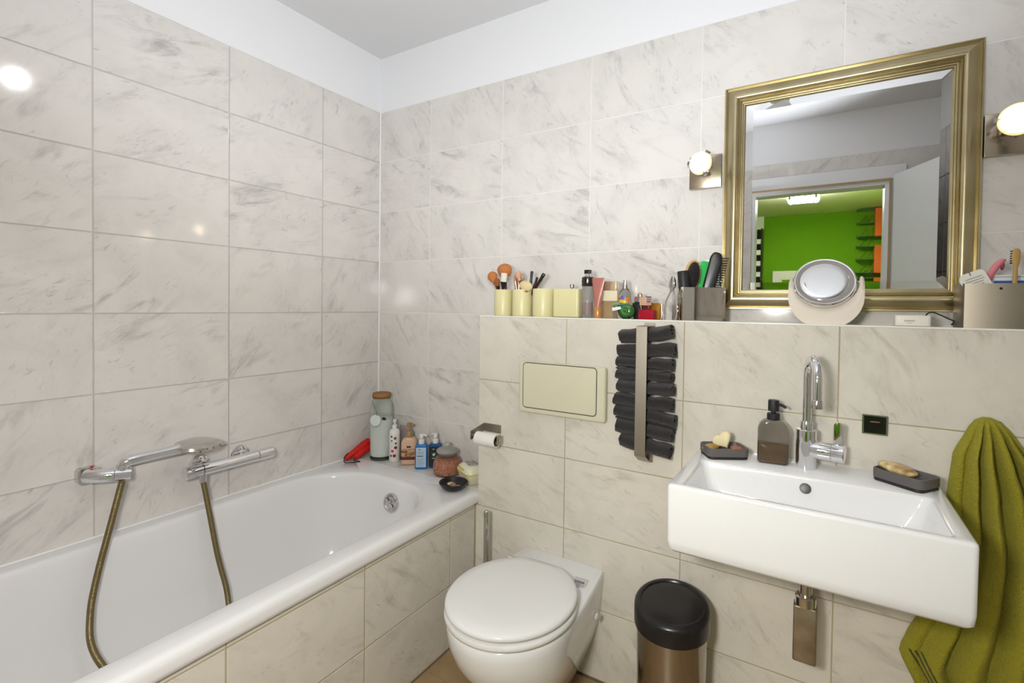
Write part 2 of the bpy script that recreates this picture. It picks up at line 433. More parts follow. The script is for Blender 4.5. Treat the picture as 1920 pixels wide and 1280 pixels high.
tub = thing('bathtub', 'long white enamelled bathtub built in along the left wall', 'bathtub', (.38, -1.05, 0))
T0 = Vector((.38, -1.05, 0))
def tr_(x0, x1, y0, y1, r, z): return [(x-T0.x, y-T0.y, z) for x, y in rrect(x0, x1, y0, y1, r, 12, 8)]
X0, X1, Y0, Y1 = .003, .772, YF+.001, TY-.001
rings = [tr_(X0, X1-.006, Y0, Y1, .004, .499), tr_(X0, X1-.001, Y0, Y1, .006, .503), tr_(X0, X1, Y0, Y1, .006, .512), tr_(X0, X1, Y0, Y1, .006, .527), tr_(X0, X1-.003, Y0, Y1, .008, .538),
         tr_(X0, X1-.010, Y0, Y1, .012, .5445), tr_(X0, X1-.022, Y0, Y1, .016, .5460)]
ix0, ix1, iy0, iy1 = .045, .700, YF+.075, -.262
for dz, ins, rr in ((.5455, .0, .255), (.5435, .006, .255), (.5385, .0115, .255), (.528, .016, .25), (.50, .020, .245), (.42, .032, .235), (.30, .055, .22), (.21, .085, .20), (.17, .115, .17), (.152, .16, .13), (.148, .21, .09)):
    rings.append(tr_(ix0+ins, ix1-ins*.9, iy0+ins*2.2, iy1-ins*1.0, rr, dz))
MB().loft(rings, cap0=False).build('tub_shell', ENAMEL, tub, smooth=50)
# overflow knob on the far end
q = Vector((.40, -.292, .455))-T0
of = MB().lathe([(.0385, 0), (.0385, .006), (.035, .011), (.027, .013), (.024, .0095), (.012, .0095), (.008, .012), (0, .012)], 32)
of.xf(Matrix.Translation(q) @ track((.05, -1, .16)).to_matrix().to_4x4())
ofo = of.build('overflow_knob', CHROME_D, tub)
grip = MB().box(-.004, .004, -.03, .03, .0125, .018); grip.box(-.012, .012, -.004, .004, .0125, .016)
grip.xf(Matrix.Translation(q) @ track((.05, -1, .16)).to_matrix().to_4x4() @ Matrix.Rotation(R(55), 4, 'Z')).build('grip_bar', CHROME_D, ofo)
MB().lathe([(.032, 0), (.032, .003), (.022, .005), (0, .005)], 28, (0, .0, .148)).build('drain', CHROME, tub)

SIL = mat('white_silicone', (.86, .86, .85), .35)
struct(MB().tube([(.0005, -.0005, TZ), (.0005, -.0005, TOP)], .0045, 10).build('trim_2', SIL), 'white silicone bead in the room corner')
struct(MB().tube([(.0005, YF+.002, TZ-.001), (.0005, -.002, TZ-.001)], .0055, 10).tube([(.002, TY, TZ-.002), (BX-.004, TY, TZ-.002)], .0035, 10).build('trim_3', SIL), 'white silicone bead along the bathtub rim')
struct(MB().tube([(BX, D+.0015, LZ-.0015), (XR-.002, D+.0015, LZ-.0015)], .0028, 10).build('trim_4', mat('trim_white', (.86, .85, .80), .2)), 'white edge strip along the front of the ledge')

# ------------------------------------------------------------------ shower fittings
v = thing('bath_mixer', 'chrome thermostatic bar mixer on the wall above the bathtub', 'mixer tap', (0, -.775, .70))
def L_(p, o=(0, -.775, .70)): return tuple(Vector(p)-Vector(o))
VX = .068
MB().tube([L_((VX, -.868, .692)), L_((VX, -.70, .692)), L_((VX, -.672, .692))], [.0205, .0205, .0205], 24).build('body', CHROME, v)
for (a, b, nm) in ((-.926, -.870, 'knob'), (-.670, -.610, 'knob')):
    MB().tube([L_((VX, a, .692)), L_((VX, a+.003, .692)), L_((VX, b-.001, .692)), L_((VX, b, .692))], [.019, .0215, .0215, .0205], 24).build(nm, CHROME, v)
MB().ell(L_((VX+.016, -.905, .706)), (.008, .010, .006), 12, 8).build('button', CHROME_D, v)
for y in (-.848, -.702):
    e = MB().lathe([(.034, 0), (.034, .004), (.031, .014), (.024, .018), (.018, .019), (.018, .06)], 28)
    e.xf(Matrix.Translation(L_((.0005, y, .697))) @ track((1, 0, -.06)).to_matrix().to_4x4()).build('escutcheon', CHROME, v)
MB().lathe([(.010, -.020), (.012, -.018), (.012, .006), (.010, .008)], 16, L_((VX+.002, -.866, .668))).build('hose_outlet', CHROME_D, v)

sb = thing('shower_bracket', 'chrome wall bracket holding the hand shower', 'bracket', (0, -1.14, .75))
def S_(p): return tuple(Vector(p)-Vector((0, -1.14, .75)))
MB().loft([[(x, S_((0, y, 0))[1], S_((0, 0, z))[2]) for y, z in rrect(-1.196, -1.140, .726, .774, .012, 4)] for x in (.0005, .028)]).build('wall_block', CHROME_D, sb)
MB().tube([S_((.030, -1.176, .752)), S_((.046, -1.166, .751)), S_((.060, -1.145, .749)), S_((.068, -1.122, .7475))], [.021, .021, .0205, .0205], 20).build('arm', CHROME, sb)
MB().tube([S_((.069, -1.121, .7475)), S_((.081, -1.083, .7445))], [.0205, .0195], 20).build('cradle', CHROME, sb)
MB().lathe([(.004, 0), (.004, .006), (0, .007)], 10, S_((.036, -1.165, .774))).build('red_dot', mat('red_dot', (.5, .02, .02), .3), sb)

hs = thing('hand_shower', 'chrome hand shower with a round head resting in the wall bracket', 'hand shower', (.078, -1.106, .766))
H0 = Vector((.078, -1.106, .766))
def H_(x, y, z): return tuple(Vector((x, y, z))-H0)
MB().tube([H_(.076, -1.104, .756), H_(.077, -1.104, .770), H_(.079, -1.098, .781), H_(.082, -1.080, .786), H_(.084, -1.04, .787), H_(.086, -.99, .788), H_(.087, -.95, .789)], [.0145, .0155, .0165, .016, .0145, .0145, .017], 18).build('handle', CHROME, hs)
hd = MB().lathe([(.0, -.006), (.040, -.009), (.060, -.007), (.066, -.001), (.063, .006), (.045, .013), (.02, .016), (0, .0165)], 36)
hd.xf(Matrix.Translation(H_(.088, -.890, .789)) @ Matrix.Rotation(R(-3), 4, 'X') @ Matrix.Rotation(R(8), 4, 'Y') @ Matrix.Diagonal((.9, 1.15, 1, 1)))
hdo = hd.build('head', CHROME_D, hs)
nz = MB()
for i in range(26):
    a = 2*PI*i/26; nz.ell((.052*math.cos(a), .052*math.sin(a), -.0095), (.0022, .0022, .003), 6, 4)
for i in range(16):
    a = 2*PI*i/16; nz.ell((.033*math.cos(a), .033*math.sin(a), -.0095), (.0022, .0022, .003), 6, 4)
nzo = nz.xf(Matrix.Translation(H_(.088, -.890, .789)) @ Matrix.Rotation(R(-3), 4, 'X') @ Matrix.Rotation(R(8), 4, 'Y') @ Matrix.Diagonal((.9, 1.15, 1, 1))).build('nozzles', mat('grey_rubber', (.2, .2, .2), .5), hdo)

def spline(P, n=10):
    P = [Vector(p) for p in P]; out = []
    for i in range(len(P)-1):
        a, b, c, d = P[max(i-1, 0)], P[i], P[i+1], P[min(i+2, len(P)-1)]
        for j in range(n):
            t = j/n
            out.append(.5*((2*b)+(c-a)*t+(2*a-5*b+4*c-d)*t*t+(3*b-a-3*c+d)*t**3))
    out.append(P[-1]); return out
hp = spline([(.0765, -1.1035, .7235), (.0775, -1.110, .70), (.090, -1.1384, .601), (.11, -1.1774, .470), (.135, -1.2013, .378), (.175, -1.2085, .295), (.235, -1.175, .215), (.31, -1.10, .168), (.38, -1.0, .164), (.40, -.92, .164), (.33, -.86, .164), (.25, -.845, .170), (.205, -.843, .20), (.165, -.8364, .2853), (.128, -.8463, .3944), (.092, -.8564, .5422), (.075, -.8635, .625), (.0705, -.866, .648)], 10)
hose = MB().tube(hp, .0090, 12).build('shower_hose', mat('bronze_hose', (.20, .155, .07), .32, metal=.65, bump=.3, bscale=300), smooth=60)
tag(hose, 'olive bronze shower hose looping down into the bathtub', 'hose')

# ------------------------------------------------------------------ toilet, flush plate, brush, bin
tl = thing('toilet', 'white wall-hung toilet with its round lid closed', 'toilet', (1.147, D, 0))
def outline(wbk, wm, yc, yfr, z, dx=0, n=24, back=0.0):
    pts = [(wbk, back, z)]
    for i in range(1, 5): pts.append((wbk+(wm-wbk)*math.sin(PI/2*i/5), back+(yc-back)*i/5, z))
    for i in range(n+1):
        a = PI*i/n
        pts.append((wm*math.cos(a), yc-(yc-yfr)*math.sin(a), z))
    for i in range(4, 0, -1): pts.append((-wbk-(wm-wbk)*math.sin(PI/2*i/5), back+(yc-back)*i/5, z))
    pts.append((-wbk, back, z))
    return [(x, y, zz) for x, y, zz in pts[::-1]]
b = MB()
lv = [(.060, .085, .095, -.15, -.27), (.075, .095, .105, -.16, -.29), (.11, .11, .118, -.20, -.335), (.15, .125, .135, -.25, -.395), (.19, .135, .152, -.29, -.445), (.23, .142, .166, -.31, -.487), (.27, .147, .177, -.325, -.515),
      (.32, .151, .184, -.335, -.537), (.355, .154, .186, -.338, -.543), (.372, .155, .1865, -.338, -.544), (.381, .154, .184, -.338, -.541), (.386, .149, .178, -.336, -.534)]
rgs = [outline(a, m_, yc, yf, z) for z, a, m_, yc, yf in lv]
b.loft(rgs); b.build('bowl', CERAM, tl, smooth=50)
def ellip(a, bb, cy, cut, z, n=56):
    pts = []
    for i in range(n):
        t = 2*PI*i/n; x = a*math.cos(t); y = cy+bb*math.sin(t)
        if y > cut: y = cut-(.0 if abs(x) < .02 else 0)
        pts.append((x, y, z))
    return pts
cy0 = -.337
s = MB(); s.loft([ellip(.183, .206, cy0, -.145, .3865), ellip(.190, .214, cy0, -.142, .391), ellip(.192, .216, cy0, -.141, .398), ellip(.190, .214, cy0, -.142, .405), ellip(.184, .207, cy0, -.145, .408)])
s.build('seat', SEATM, tl, smooth=50)
s = MB(); s.loft([ellip(.180, .204, cy0, -.142, .4125), ellip(.187, .211, cy0, -.138, .415), ellip(.190, .215, cy0, -.135, .421), ellip(.188, .213, cy0, -.136, .428), ellip(.180, .205, cy0, -.14, .4325), ellip(.15, .17, cy0, -.16, .4355), ellip(.08, .09, cy0, -.2, .437)])
s.build('lid', SEATM, tl, smooth=50)
for sx in (-1, 1):
    MB().tube([(sx*.128-.018, -.130, .402), (sx*.128+.018, -.130, .402)], .010, 12).lathe([(.012, .385), (.012, .40)], 14, (sx*.128, -.128, 0)).build('hinge', CHROME, tl)
    MB().lathe([(.011, 0), (.011, .004), (.006, .006), (0, .006)], 14).xf(Matrix.Translation((sx*.168, -.09, .28)) @ track((sx, -.1, 0)).to_matrix().to_4x4()).build('bolt_cap', SEATM, tl)

fp = thing('flush_plate', 'ivory plastic flush plate on the tiles above the toilet', 'flush plate', (1.136, D, .986))
MB().prism(rrect(-.171, .171, -.094, .094, .010, 4), 0, .022, .008).xf(XZ).build('frame', IVORY, fp, smooth=45)
o2 = rrect(-.150, .138, -.073, .089, .012, 4)
MB().prism([(x, y) for x, y in offset(o2, .0022)], .0205, .0222).xf(XZ).build('gap', BLACK_M, fp, smooth=45)
MB().prism(o2, .018, .0255, .004).xf(XZ).build('flush_button', IVORY, fp, smooth=45)

tb = thing('toilet_brush', 'steel toilet brush standing in the corner behind the toilet', 'toilet brush', (.869, -.268, 0))
MB().lathe([(.042, 0), (.042, .09), (.040, .095), (.036, .096), (.036, .02), (0, .02)], 28).build('holder', STEEL, tb)
MB().lathe([(.010, .30), (.0105, .302), (.0105, .517), (.009, .520), (0, .520)], 18).build('handle', CHROME_D, tb)
MB().lathe([(.004, .06), (.028, .065), (.030, .09), (.026, .13), (.008, .14), (.008, .301)], 20).build('brush_head', BLACK_M, tb)

bn = thing('pedal_bin', 'steel pedal bin with a black domed lid under the washbasin', 'waste bin', (1.566, -.325, 0))
MB().lathe([(.090, .012), (.092, .014), (.098, .355), (.0985, .368)], 48).build('body', mat('bin_steel', (.42, .38, .33), .16, metal=1), bn)
MB().lathe([(.095, 0), (.095, .016), (.09, .018)], 48).build('base_ring', BLACK, bn)
lm = MB()
prof = [(.1005, .366), (.1045, .369), (.1055, .378), (.1055, .414), (.1045, .424), (.100, .430), (.093, .433), (.088, .4325), (.086, .429), (.07, .432), (.045, .4335), (.02, .434), (.0, .434)]
lm.lathe(prof, 48)
lm.v = [(x, y, z+(.16*(y+.02) if z > .40 else .05*y)) for x, y, z in lm.v]
lido = lm.build('lid', BLACK, bn, smooth=40)
MB().box(-.03, .03, -.125, -.08, .012, .022).build('pedal', STEEL, bn)
MB().box(-.010, .010, -.0012, .0012, -.0003, .0004).xf(Matrix.Translation((.004, .0945, .4520)) @ Matrix.Rotation(R(9), 4, 'X')).build('maker_mark', mat('print_grey', (.45, .45, .45), .5), lido, smooth=0)

# ------------------------------------------------------------------ washbasin
BX0, BX1, BYF, BZ0, BZ1 = 1.613, 2.172, -.581, .701, .864
bs = thing('washbasin', 'wide rectangular white wall-mounted washbasin', 'washbasin', (1.8925, D, .70))
B0 = Vector((1.8925, D, .70))
def br(x0, x1, y0, y1, r, z): return [(x-B0.x, y-B0.y, z-B0.z) for x, y in rrect(x0, x1, y0, y1, r, 5, 3)]
rings = [br(BX0+.02, BX1-.02, BYF+.02, D-.003, .01, BZ0), br(BX0+.008, BX1-.008, BYF+.009, D-.001, .012, BZ0+.002), br(BX0+.002, BX1-.002, BYF+.003, D-.0005, .012, BZ0+.009),
         br(BX0, BX1, BYF, D-.0005, .012, BZ0+.03), br(BX0, BX1, BYF, D-.0005, .010, BZ1-.008), br(BX0+.001, BX1-.001, BYF+.001, D-.0005, .010, BZ1-.003), br(BX0+.005, BX1-.005, BYF+.005, D-.0005, .008, BZ1)]
for ins, dz, rr in ((0, 0, .014), (.003, -.0015, .016), (.006, -.006, .018), (.012, -.03, .022), (.022, -.07, .03), (.034, -.092, .04), (.06, -.102, .05), (.12, -.106, .05)):
    rings.append(br(BX0+.026+ins*1.3, BX1-.026-ins*1.3, BYF+.017+ins, -.338-ins*.6, rr, BZ1+dz))
MB().loft(rings).build('basin', CERAM, bs, smooth=50)
MB().lathe([(.0095, 0), (.0125, .0005), (.0125, .0025), (.0095, .003)], 24).lathe([(.0098, .0008), (0, .0008)], 24).xf(Matrix.Translation(Vector((1.893, -.3485, .838))-B0) @ track((0, -1, .35)).to_matrix().to_4x4()).build('overflow_hole', mat('dark_hole', (.035, .032, .03), .35), bs)
MB().lathe([(.026, 0), (.026, .002), (.018, .004), (0, .004)], 24, Vector((1.893, -.46, BZ1-.106))-B0).build('drain', CHROME, bs)
tp = thing('bottle_trap', 'grimy chrome flat siphon under the washbasin', 'siphon', (1.899, -.31, .70))
MB().tube([(0, 0, .0), (0, 0, -.15)], .0145, 20).build('inlet_pipe', CHROME_D, tp)
MB().lathe([(.024, -.172), (.024, -.150), (.021, -.146), (.0147, -.146)], 24).build('collar_nut', CHROME_D, tp)
MB().prism(rrect(-.0265, .0265, -.018, .018, .005, 3), -.315, -.172, .003).build('trap_body', mat('grimy_steel', (.42, .36, .27), .42, metal=.85, var=.8, vscale=20, col2=(.26, .20, .12)), tp, smooth=40)
MB().tube([(-.0, .018, -.19), (0, .06, -.19), (0, .1215, -.19)], .013, 16).build('outlet_pipe', CHROME_D, tp)

# faucet
fc = thing('basin_faucet', 'chrome swan-neck faucet with a side lever on the washbasin', 'faucet', (1.891, -.252, BZ1))
MB().lathe([(.0240, 0), (.0245, .001), (.0245, .098), (.0240, .1015), (.0225, .1025), (.0, .1025)], 32).build('body', CHROME, fc)
MB().lathe([(.0145, .1025), (.0145, .122), (.0135, .124), (.0, .124)], 24).build('collar', CHROME, fc)
fa = R(12)      # spout swings slightly to the right of straight ahead
sp = [(0, 0, z) for z in (.122, .16, .20, .24)]
for i in range(1, 13):
    a = PI*i/12; rad = .055
    d = rad*(1-math.cos(a)); sp.append((d*math.sin(fa), -d*math.cos(fa), .24+rad*math.sin(a)))
e_ = sp[-1]; sp += [(e_[0], e_[1], .215), (e_[0], e_[1], .196)]
MB().tube(sp, [.0108]*len(sp), 18).build('spout', CHROME, fc, smooth=60)
MB().lathe([(.0118, .178), (.0122, .180), (.0122, .197), (.0108, .199)], 20, (e_[0], e_[1], 0)).build('aerator', CHROME_D, fc)
MB().tube([(.012, -.003, .052), (.030, -.006, .052), (.031, -.006, .052), (.057, -.010, .052)], [.0225, .0235, .0235, .0235], 26).build('side_outlet', CHROME, fc)
kn = MB().tube([(.0585, -.010, .052), (.084, -.0145, .052), (.0855, -.0148, .052)], [.0235, .0235, .021], 26).build('lever_knob', CHROME, fc)
MB().prism(rrect(.060, .080, .062, .132, .0098, 6), .010, .0155, .001).xf(XZ).build('lever', CHROME, kn, smooth=40)

# soap dispenser
def bottle_outline(wd, ht, rs, rb=.006, neck=None, kn=8):
    """front outline of a shouldered bottle from z=0"""
    hw = wd/2; pts = []
    pts += [(-hw+rb, 0), (hw-rb, 0), (hw, rb)]
    for i in range(kn+1):
        a = PI/2*i/kn; pts.append((hw-rs+rs*math.cos(a), ht-rs+rs*math.sin(a)))
    for i in range(kn+1):
        a = PI/2+PI/2*i/kn; pts.append((-hw+rs+rs*math.cos(a), ht-rs+rs*math.sin(a)))
    pts.append((-hw, rb))
    return pts
sd = thing('soap_dispenser', 'smoked glass soap dispenser with a black pump and amber liquid', 'soap dispenser', (1.812, -.256, BZ1), (0, 0, R(6)))
MB().prism(bottle_outline(.076, .120, .030), -.022, .022, .009, 4).xf(XZ).build('bottle', mat('smoked_glass', (.52, .49, .45), .03, trans=.95, ior=1.38, coat=.3), sd, smooth=50)
MB().prism(rrect(-.0345, .0345, .003, .057, .006, 3), -.0185, .0185, .006, 3).xf(XZ).build('liquid', mat('amber_liquid', (.34, .17, .03), .15, trans=.25, var=.6, vscale=30, col2=(.20, .09, .015)), sd, smooth=50)
MB().lathe([(.0155, .117), (.0160, .119), (.0160, .134), (.0145, .136), (.006, .136), (.006, .142), (.0135, .142), (.0138, .146), (.0138, .168), (.0125, .172), (0, .173)], 24).build('pump', BLACK_M, sd)
MB().tube([(.008, -.004, .163), (.022, -.012, .160), (.029, -.016, .156)], [.0045, .004, .0035], 10).build('nozzle', BLACK_M, sd)

# soap dishes
def dish(label, cx, cy, ang, L=.114, W=.082):
    t = thing('soap_dish', label, 'soap dish', (cx, cy, BZ1), (0, 0, R(ang)), 'grey soap dishes on the washbasin')
    o = rrect(-L/2, L/2, -W/2, W/2, .016, 4)
    rg = [[(x, y, .008) for x, y in offset(o, -.001)], [(x, y, .010) for x, y in o], [(x, y, .029) for x, y in o], [(x, y, .0305) for x, y in offset(o, -.0015)], [(x, y, .0305) for x, y in offset(o, -.004)], [(x, y, .029) for x, y in offset(o, -.0055)], [(x, y, .013) for x, y in offset(o, -.007)]]
    MB().loft(rg).build('tray', mat('dish_grey', (.12, .11, .11), .45), t, smooth=40)
    MB().prism(offset(o, -.0015), 0, .0078, .002).build('foot', mat('dish_dark', (.022, .018, .018), .4), t, smooth=40)
    return t
dish('smoky grey soap dish holding a heart-shaped soap', 1.689, -.266, 31)
dish('smoky grey soap dish holding a worn brown-spotted soap bar', 2.1005, -.262, -36)
hpts = []
for i in range(48):
    t = 2*PI*i/48; x = 16*math.sin(t)**3; y = 13*math.cos(t)-3.6*math.cos(2*t)-1.4*math.cos(3*t)-.5*math.cos(4*t)
    hpts.append((-x*.00175, y*.00175))
hs_ = MB().loft([[(x*k_, y*k_, z) for x, y in hpts] for k_, z in ((.80, -.0095), (.92, -.008), (.98, -.005), (1, 0), (.98, .005), (.92, .008), (.80, .0095))]).xf(XZ)
ho = hs_.build('heart_soap', mat('cream_soap', (.78, .68, .42), .45, sss=.1), loc=(1.684, -.262, .9090), rot=(R(-14), R(-34), R(8)), smooth=60)
tag(ho, 'cream heart-shaped soap standing in the left soap dish', 'soap')
o = MB().ell((0, 0, 0), (.025, .016, .009), 18, 10).build('soap_scrap', mat('ochre_soap', (.50, .33, .10), .5, var=.9, vscale=40, col2=(.30, .16, .04), bump=.3, bscale=60), loc=(1.655, -.275, .8865), rot=(0, R(-8), R(31)))
tag(o, 'small ochre soap remnant left of the heart soap', 'soap')
o = MB().ell((0, 0, 0), (.020, .018, .008), 18, 10).build('soap_scrap', mat('terracotta_soap', (.42, .14, .07), .5, var=.7, vscale=30, bump=.3, bscale=60), loc=(1.722, -.250, .8855), rot=(0, R(6), R(31)))
tag(o, 'small reddish brown soap remnant right of the heart soap', 'soap')
sbm = MB().ell((0, 0, 0), (.044, .024, .012), 28, 14)
sbm.v = [(x*(1+.12*mnoise.noise(Vector((x*40, y*40, 3)))), y*(1+.15*mnoise.noise(Vector((x*45, y*45, 9)))), z+.003*mnoise.noise(Vector((x*50, y*50, 1)))) for x, y, z in sbm.v]
o = sbm.build('soap_bar', mat('worn_soap', (.80, .68, .34), .45, var=.9, vscale=48, col2=(.26, .08, .01)), loc=(2.084, -.259, .8985), rot=(0, R(4), R(-36)))
tag(o, 'worn yellow soap bar with brown spots in the right dish', 'soap')

# small recessed wall fitting
wfit = thing('wall_hook_box', 'small square dark chrome fitting on the tiles beside the faucet', 'wall fitting', (2.0430, D, .9866))
o1 = rrect(-.0275, .0275, -.026, .026, .002, 2); i1 = rrect(-.0235, .0235, -.022, .022, .001, 2)
fr = MB(); fr.loft([[(x, y, 0) for x, y in o1], [(x, y, .005) for x, y in o1], [(x, y, .006) for x, y in offset(o1, -.001)], [(x, y, .006) for x, y in i1], [(x, y, .001) for x, y in i1]], cap0=False)
fr.xf(XZ).build('frame', CHROME_D, wfit, smooth=30)
MB().box(-.0235, .0235, -.0012, -.0004, -.022, .022).build('recess', mat('dark_glass', (.012, .013, .010), .08), wfit)
MB().tube([(-.010, -.001, .009), (-.010, -.006, .008), (.010, -.006, .008), (.010, -.001, .009)], .0018, 8).build('hook_bar', CHROME, wfit)

# ------------------------------------------------------------------ wall mirror and lamps
MX0, MX1, MZ0, MZ1 = 1.632, 2.271, 1.282, 2.003
wm = thing('wall_mirror', 'large wall mirror in a moulded champagne gold frame', 'mirror', ((MX0+MX1)/2, 0, MZ0))
M0 = Vector(((MX0+MX1)/2, 0, MZ0))
prof = [(0, .0005), (0, .020), (.0015, .0235), (.0045, .0235), (.006, .0205), (.008, .0190), (.012, .0225), (.020, .0280), (.028, .0310), (.035, .0315), (.040, .0295), (.043, .0250), (.0445, .0215), (.0460, .0235), (.0485, .0240), (.0500, .0215), (.0510, .0180), (.0525, .0190), (.0545, .0192), (.0560, .0175), (.0570, .0145), (.0590, .0150), (.0605, .0140), (.0620, .0105), (.0640, .0085)]
def fr_pt(i, u, n):
    x = MX0+u if i in (0, 3) else MX1-u; z = MZ0+u if i in (0, 1) else MZ1-u
    return (x-M0.x, -n, z-M0.z)
for a_, b_ in ((0, 1), (1, 2), (2, 3), (3, 0)):
    f = MB(); f.loft([[fr_pt(a_, u, n) for u, n in prof], [fr_pt(b_, u, n) for u, n in prof]], False, False, closed=False)
    f.build('frame_moulding', GOLD, wm, smooth=60)
gx0, gx1, gz0, gz1 = MX0+.060-M0.x, MX1-.060-M0.x, .060, MZ1-MZ0-.060
bv = .026
g = MB()
ring = lambda i, n: [(gx0+i, -n, gz0+i), (gx1-i, -n, gz0+i), (gx1-i, -n, gz1-i), (gx0+i, -n, gz1-i)]
g.loft([ring(0, .002), ring(0, .0085), ring(bv, .0110)])
g.build('mirror_glass', MIRROR, wm, smooth=0)

def wall_lamp(label, x0, x1, z0, z1, bx, bz, br_):
    t = thing('wall_lamp', label, 'wall lamp', ((x0+x1)/2, 0, (z0+z1)/2), group='spot lamps beside the mirror')
    c = Vector(((x0+x1)/2, 0, (z0+z1)/2))
    hw_, hh = (x1-x0)/2, (z1-z0)/2
    MB().prism(rrect(-hw_, hw_, -hh, hh, .002, 2), 0, .020, .0015, 2).xf(XZ).build('mounting_plate', mat('warm_plate_steel', (.52, .44, .34), .17, metal=1, var=.5, vscale=25), t, smooth=40)
    hp_ = Vector((bx, -.088, bz))-c
    ax = Vector((-.22, -1, -.05)).normalized()
    MB().tube([(hp_.x+.012, -.020, hp_.z-.020), (hp_.x+.012, -.045, hp_.z-.015), tuple(hp_-ax*.020)], .007, 12).build('arm', CHROME, t)
    q = Matrix.Translation(hp_) @ track(ax).to_matrix().to_4x4()
    hd = MB().lathe([(.012, -.034), (.022, -.030), (br_*.8, -.020), (br_*1.0, -.006), (br_*1.04, .000), (br_*1.04, .004), (br_*.96, .005), (br_*.92, -.002), (.02, -.018), (0, -.02)], 32).xf(q).build('lamp_head', CHROME, t)
    MB().lathe([(br_*.80, .001), (br_*.76, .009), (br_*.6, .018), (br_*.35, .024), (br_*.12, .026), (0, .0262)], 32).xf(q).build('bulb_glass', mat('lit_bulb', (1, .95, .85), .3, emit=C_WALL, es=E_WALL*1.3), t)
    MB().lathe([(br_*.81, .001), (br_*.84, .010), (br_*.92, .012), (br_*1.0, .008), (br_*1.03, .0045)], 36, cap0=False, cap1=False).xf(q).build('glass_rim', mat('glowing_rim_glass', (.85, .65, .35), .2, emit=(1.0, .72, .34), es=.55), t)
    for k in range(3):
        a = R(70+120*k)
        cl = MB().box(-.006, .006, br_*.98, br_*1.0+.007, -.004, .008).tube([(0, br_*1.02, .008), (0, br_*.82, .020)], .0012, 6)
        cl.xf(q @ Matrix.Rotation(a, 4, 'Z')).build('clip', CHROME_D, t)
wall_lamp('chrome spot lamp on a square plate left of the mirror', 1.5225, 1.626, 1.687, 1.797, 1.574, 1.753, .036)
wall_lamp('chrome spot lamp on a square plate right of the mirror', 2.2735, 2.377, 1.690, 1.799, 2.322, 1.757, .038)

# ceiling lamp of the bathroom
cl = thing('ceiling_spot', 'adjustable white ceiling spotlight turned towards the bathtub', 'spotlight', (1.72, -.925, CZ))
MB().lathe([(.045, 0), (.045, -.012), (.040, -.016), (.008, -.017), (.008, -.03)], 32).build('ceiling_rose', WHITE_P, cl)
sq_ = Matrix.Translation((0, 0, -.062)) @ track((-1.0, -.13, -.60)).to_matrix().to_4x4()
MB().lathe([(.018, -.05), (.027, -.045), (.037, -.02), (.042, .02), (.0445, .05), (.0435, .051), (.040, .02), (.035, -.015), (.0, -.02)], 40).xf(sq_).build('shade', WHITE_P, cl)
MB().lathe([(.0, -.010), (.018, -.008), (.031, .0), (.038, .014), (.037, .018), (.022, .024), (0, .026)], 36).xf(sq_).build('bulb', mat('lit_opal_glass', (1, 1, 1), .3, emit=C_CEIL, es=E_CEIL), cl)

# hall lamp
hl = thing('hall_ceiling_lamp', 'square white glass ceiling lamp with metal clips, seen in the mirror', 'ceiling lamp', (1.745, -3.56, HZ))
MB().prism(rrect(-.13, .13, -.13, .13, .03, 5), -.105, -.055, .02, 4).build('lamp_shade', mat('lit_hall_glass', (1, 1, 1), .3, emit=C_HALL, es=E_HALL), hl, smooth=50)
MB().box(-.06, .06, -.06, .06, -.055, 0).build('base', WHITE_P, hl)
for sx in (-1, 1):
    for sy in (-1, 1):
        MB().box(sx*.105-.01, sx*.105+.01, sy*.128-.008, sy*.128+.008, -.108, -.045).build('clip', CHROME_D, hl)
# shelves of the far room
GLS = mat('shelf_glass', (.35, .60, .45), .05, trans=.8, ior=1.3)
os_ = thing('orange_wall_shelf', 'orange wall shelf with glass shelves in the green room, seen in the mirror', 'shelf', (2.42, HY, 1.7))
for z0, z1 in ((2.085-1.7, 2.385-1.7), (1.69-1.7, 1.985-1.7), (1.35-1.7, 1.64-1.7)):
    p = MB().box(-.035, .045, .002, .16, z0, z1).build('orange_panel', ORANGE, os_, smooth=0)
    for zz in (z0+.002, (z0+z1)/2, z1-.008):
        s_ = MB().box(-.20, -.036, .003, .14, zz, zz+.007).build('glass_shelf', GLS, os_, smooth=0)
        MB().tube([(-.16, .13, zz+.008), (-.10, .01, zz+.10)], .003, 6).tube([(-.09, .13, zz+.008), (-.05, .01, zz+.10)], .003, 6).build('stay_rod', CHROME, s_)
cs_ = thing('media_tower', 'tall black and white media rack in the green room, seen in the mirror', 'rack', (1.235, HY+.02, 0))
MB().box(-.10, .06, 0, .02, .0, 2.24).box(.045, .06, .02, .16, 0, 2.24).build('rack_frame', BLACK, cs_, smooth=0)
for i in range(13):
    z = .5+i*.13
    MB().box(-.09, .044, .021, .15, z, z+.055).build('white_case', WHITE_P, cs_, smooth=0)
MB().box(-.10, .06, .0, .02, 2.25, HZ).build('top_panel', WHITE_P, cs_, smooth=0)
pf = thing('picture_frame', 'white picture frame on the green wall, seen in the mirror', 'picture frame', (1.62, HY, 1.45))
MB().box(-.22, .22, .002, .03, -.30, .29).build('backing', WHITE_P, pf, smooth=0)
MB().box(-.15, .15, .03, .034, -.22, .215).build('mat_board', mat('pale_board', (.7, .7, .6), .6), pf, smooth=0)
MB().box(-.12, .12, .034, .036, -.2, .185).build('print', HALLG, pf, smooth=0)

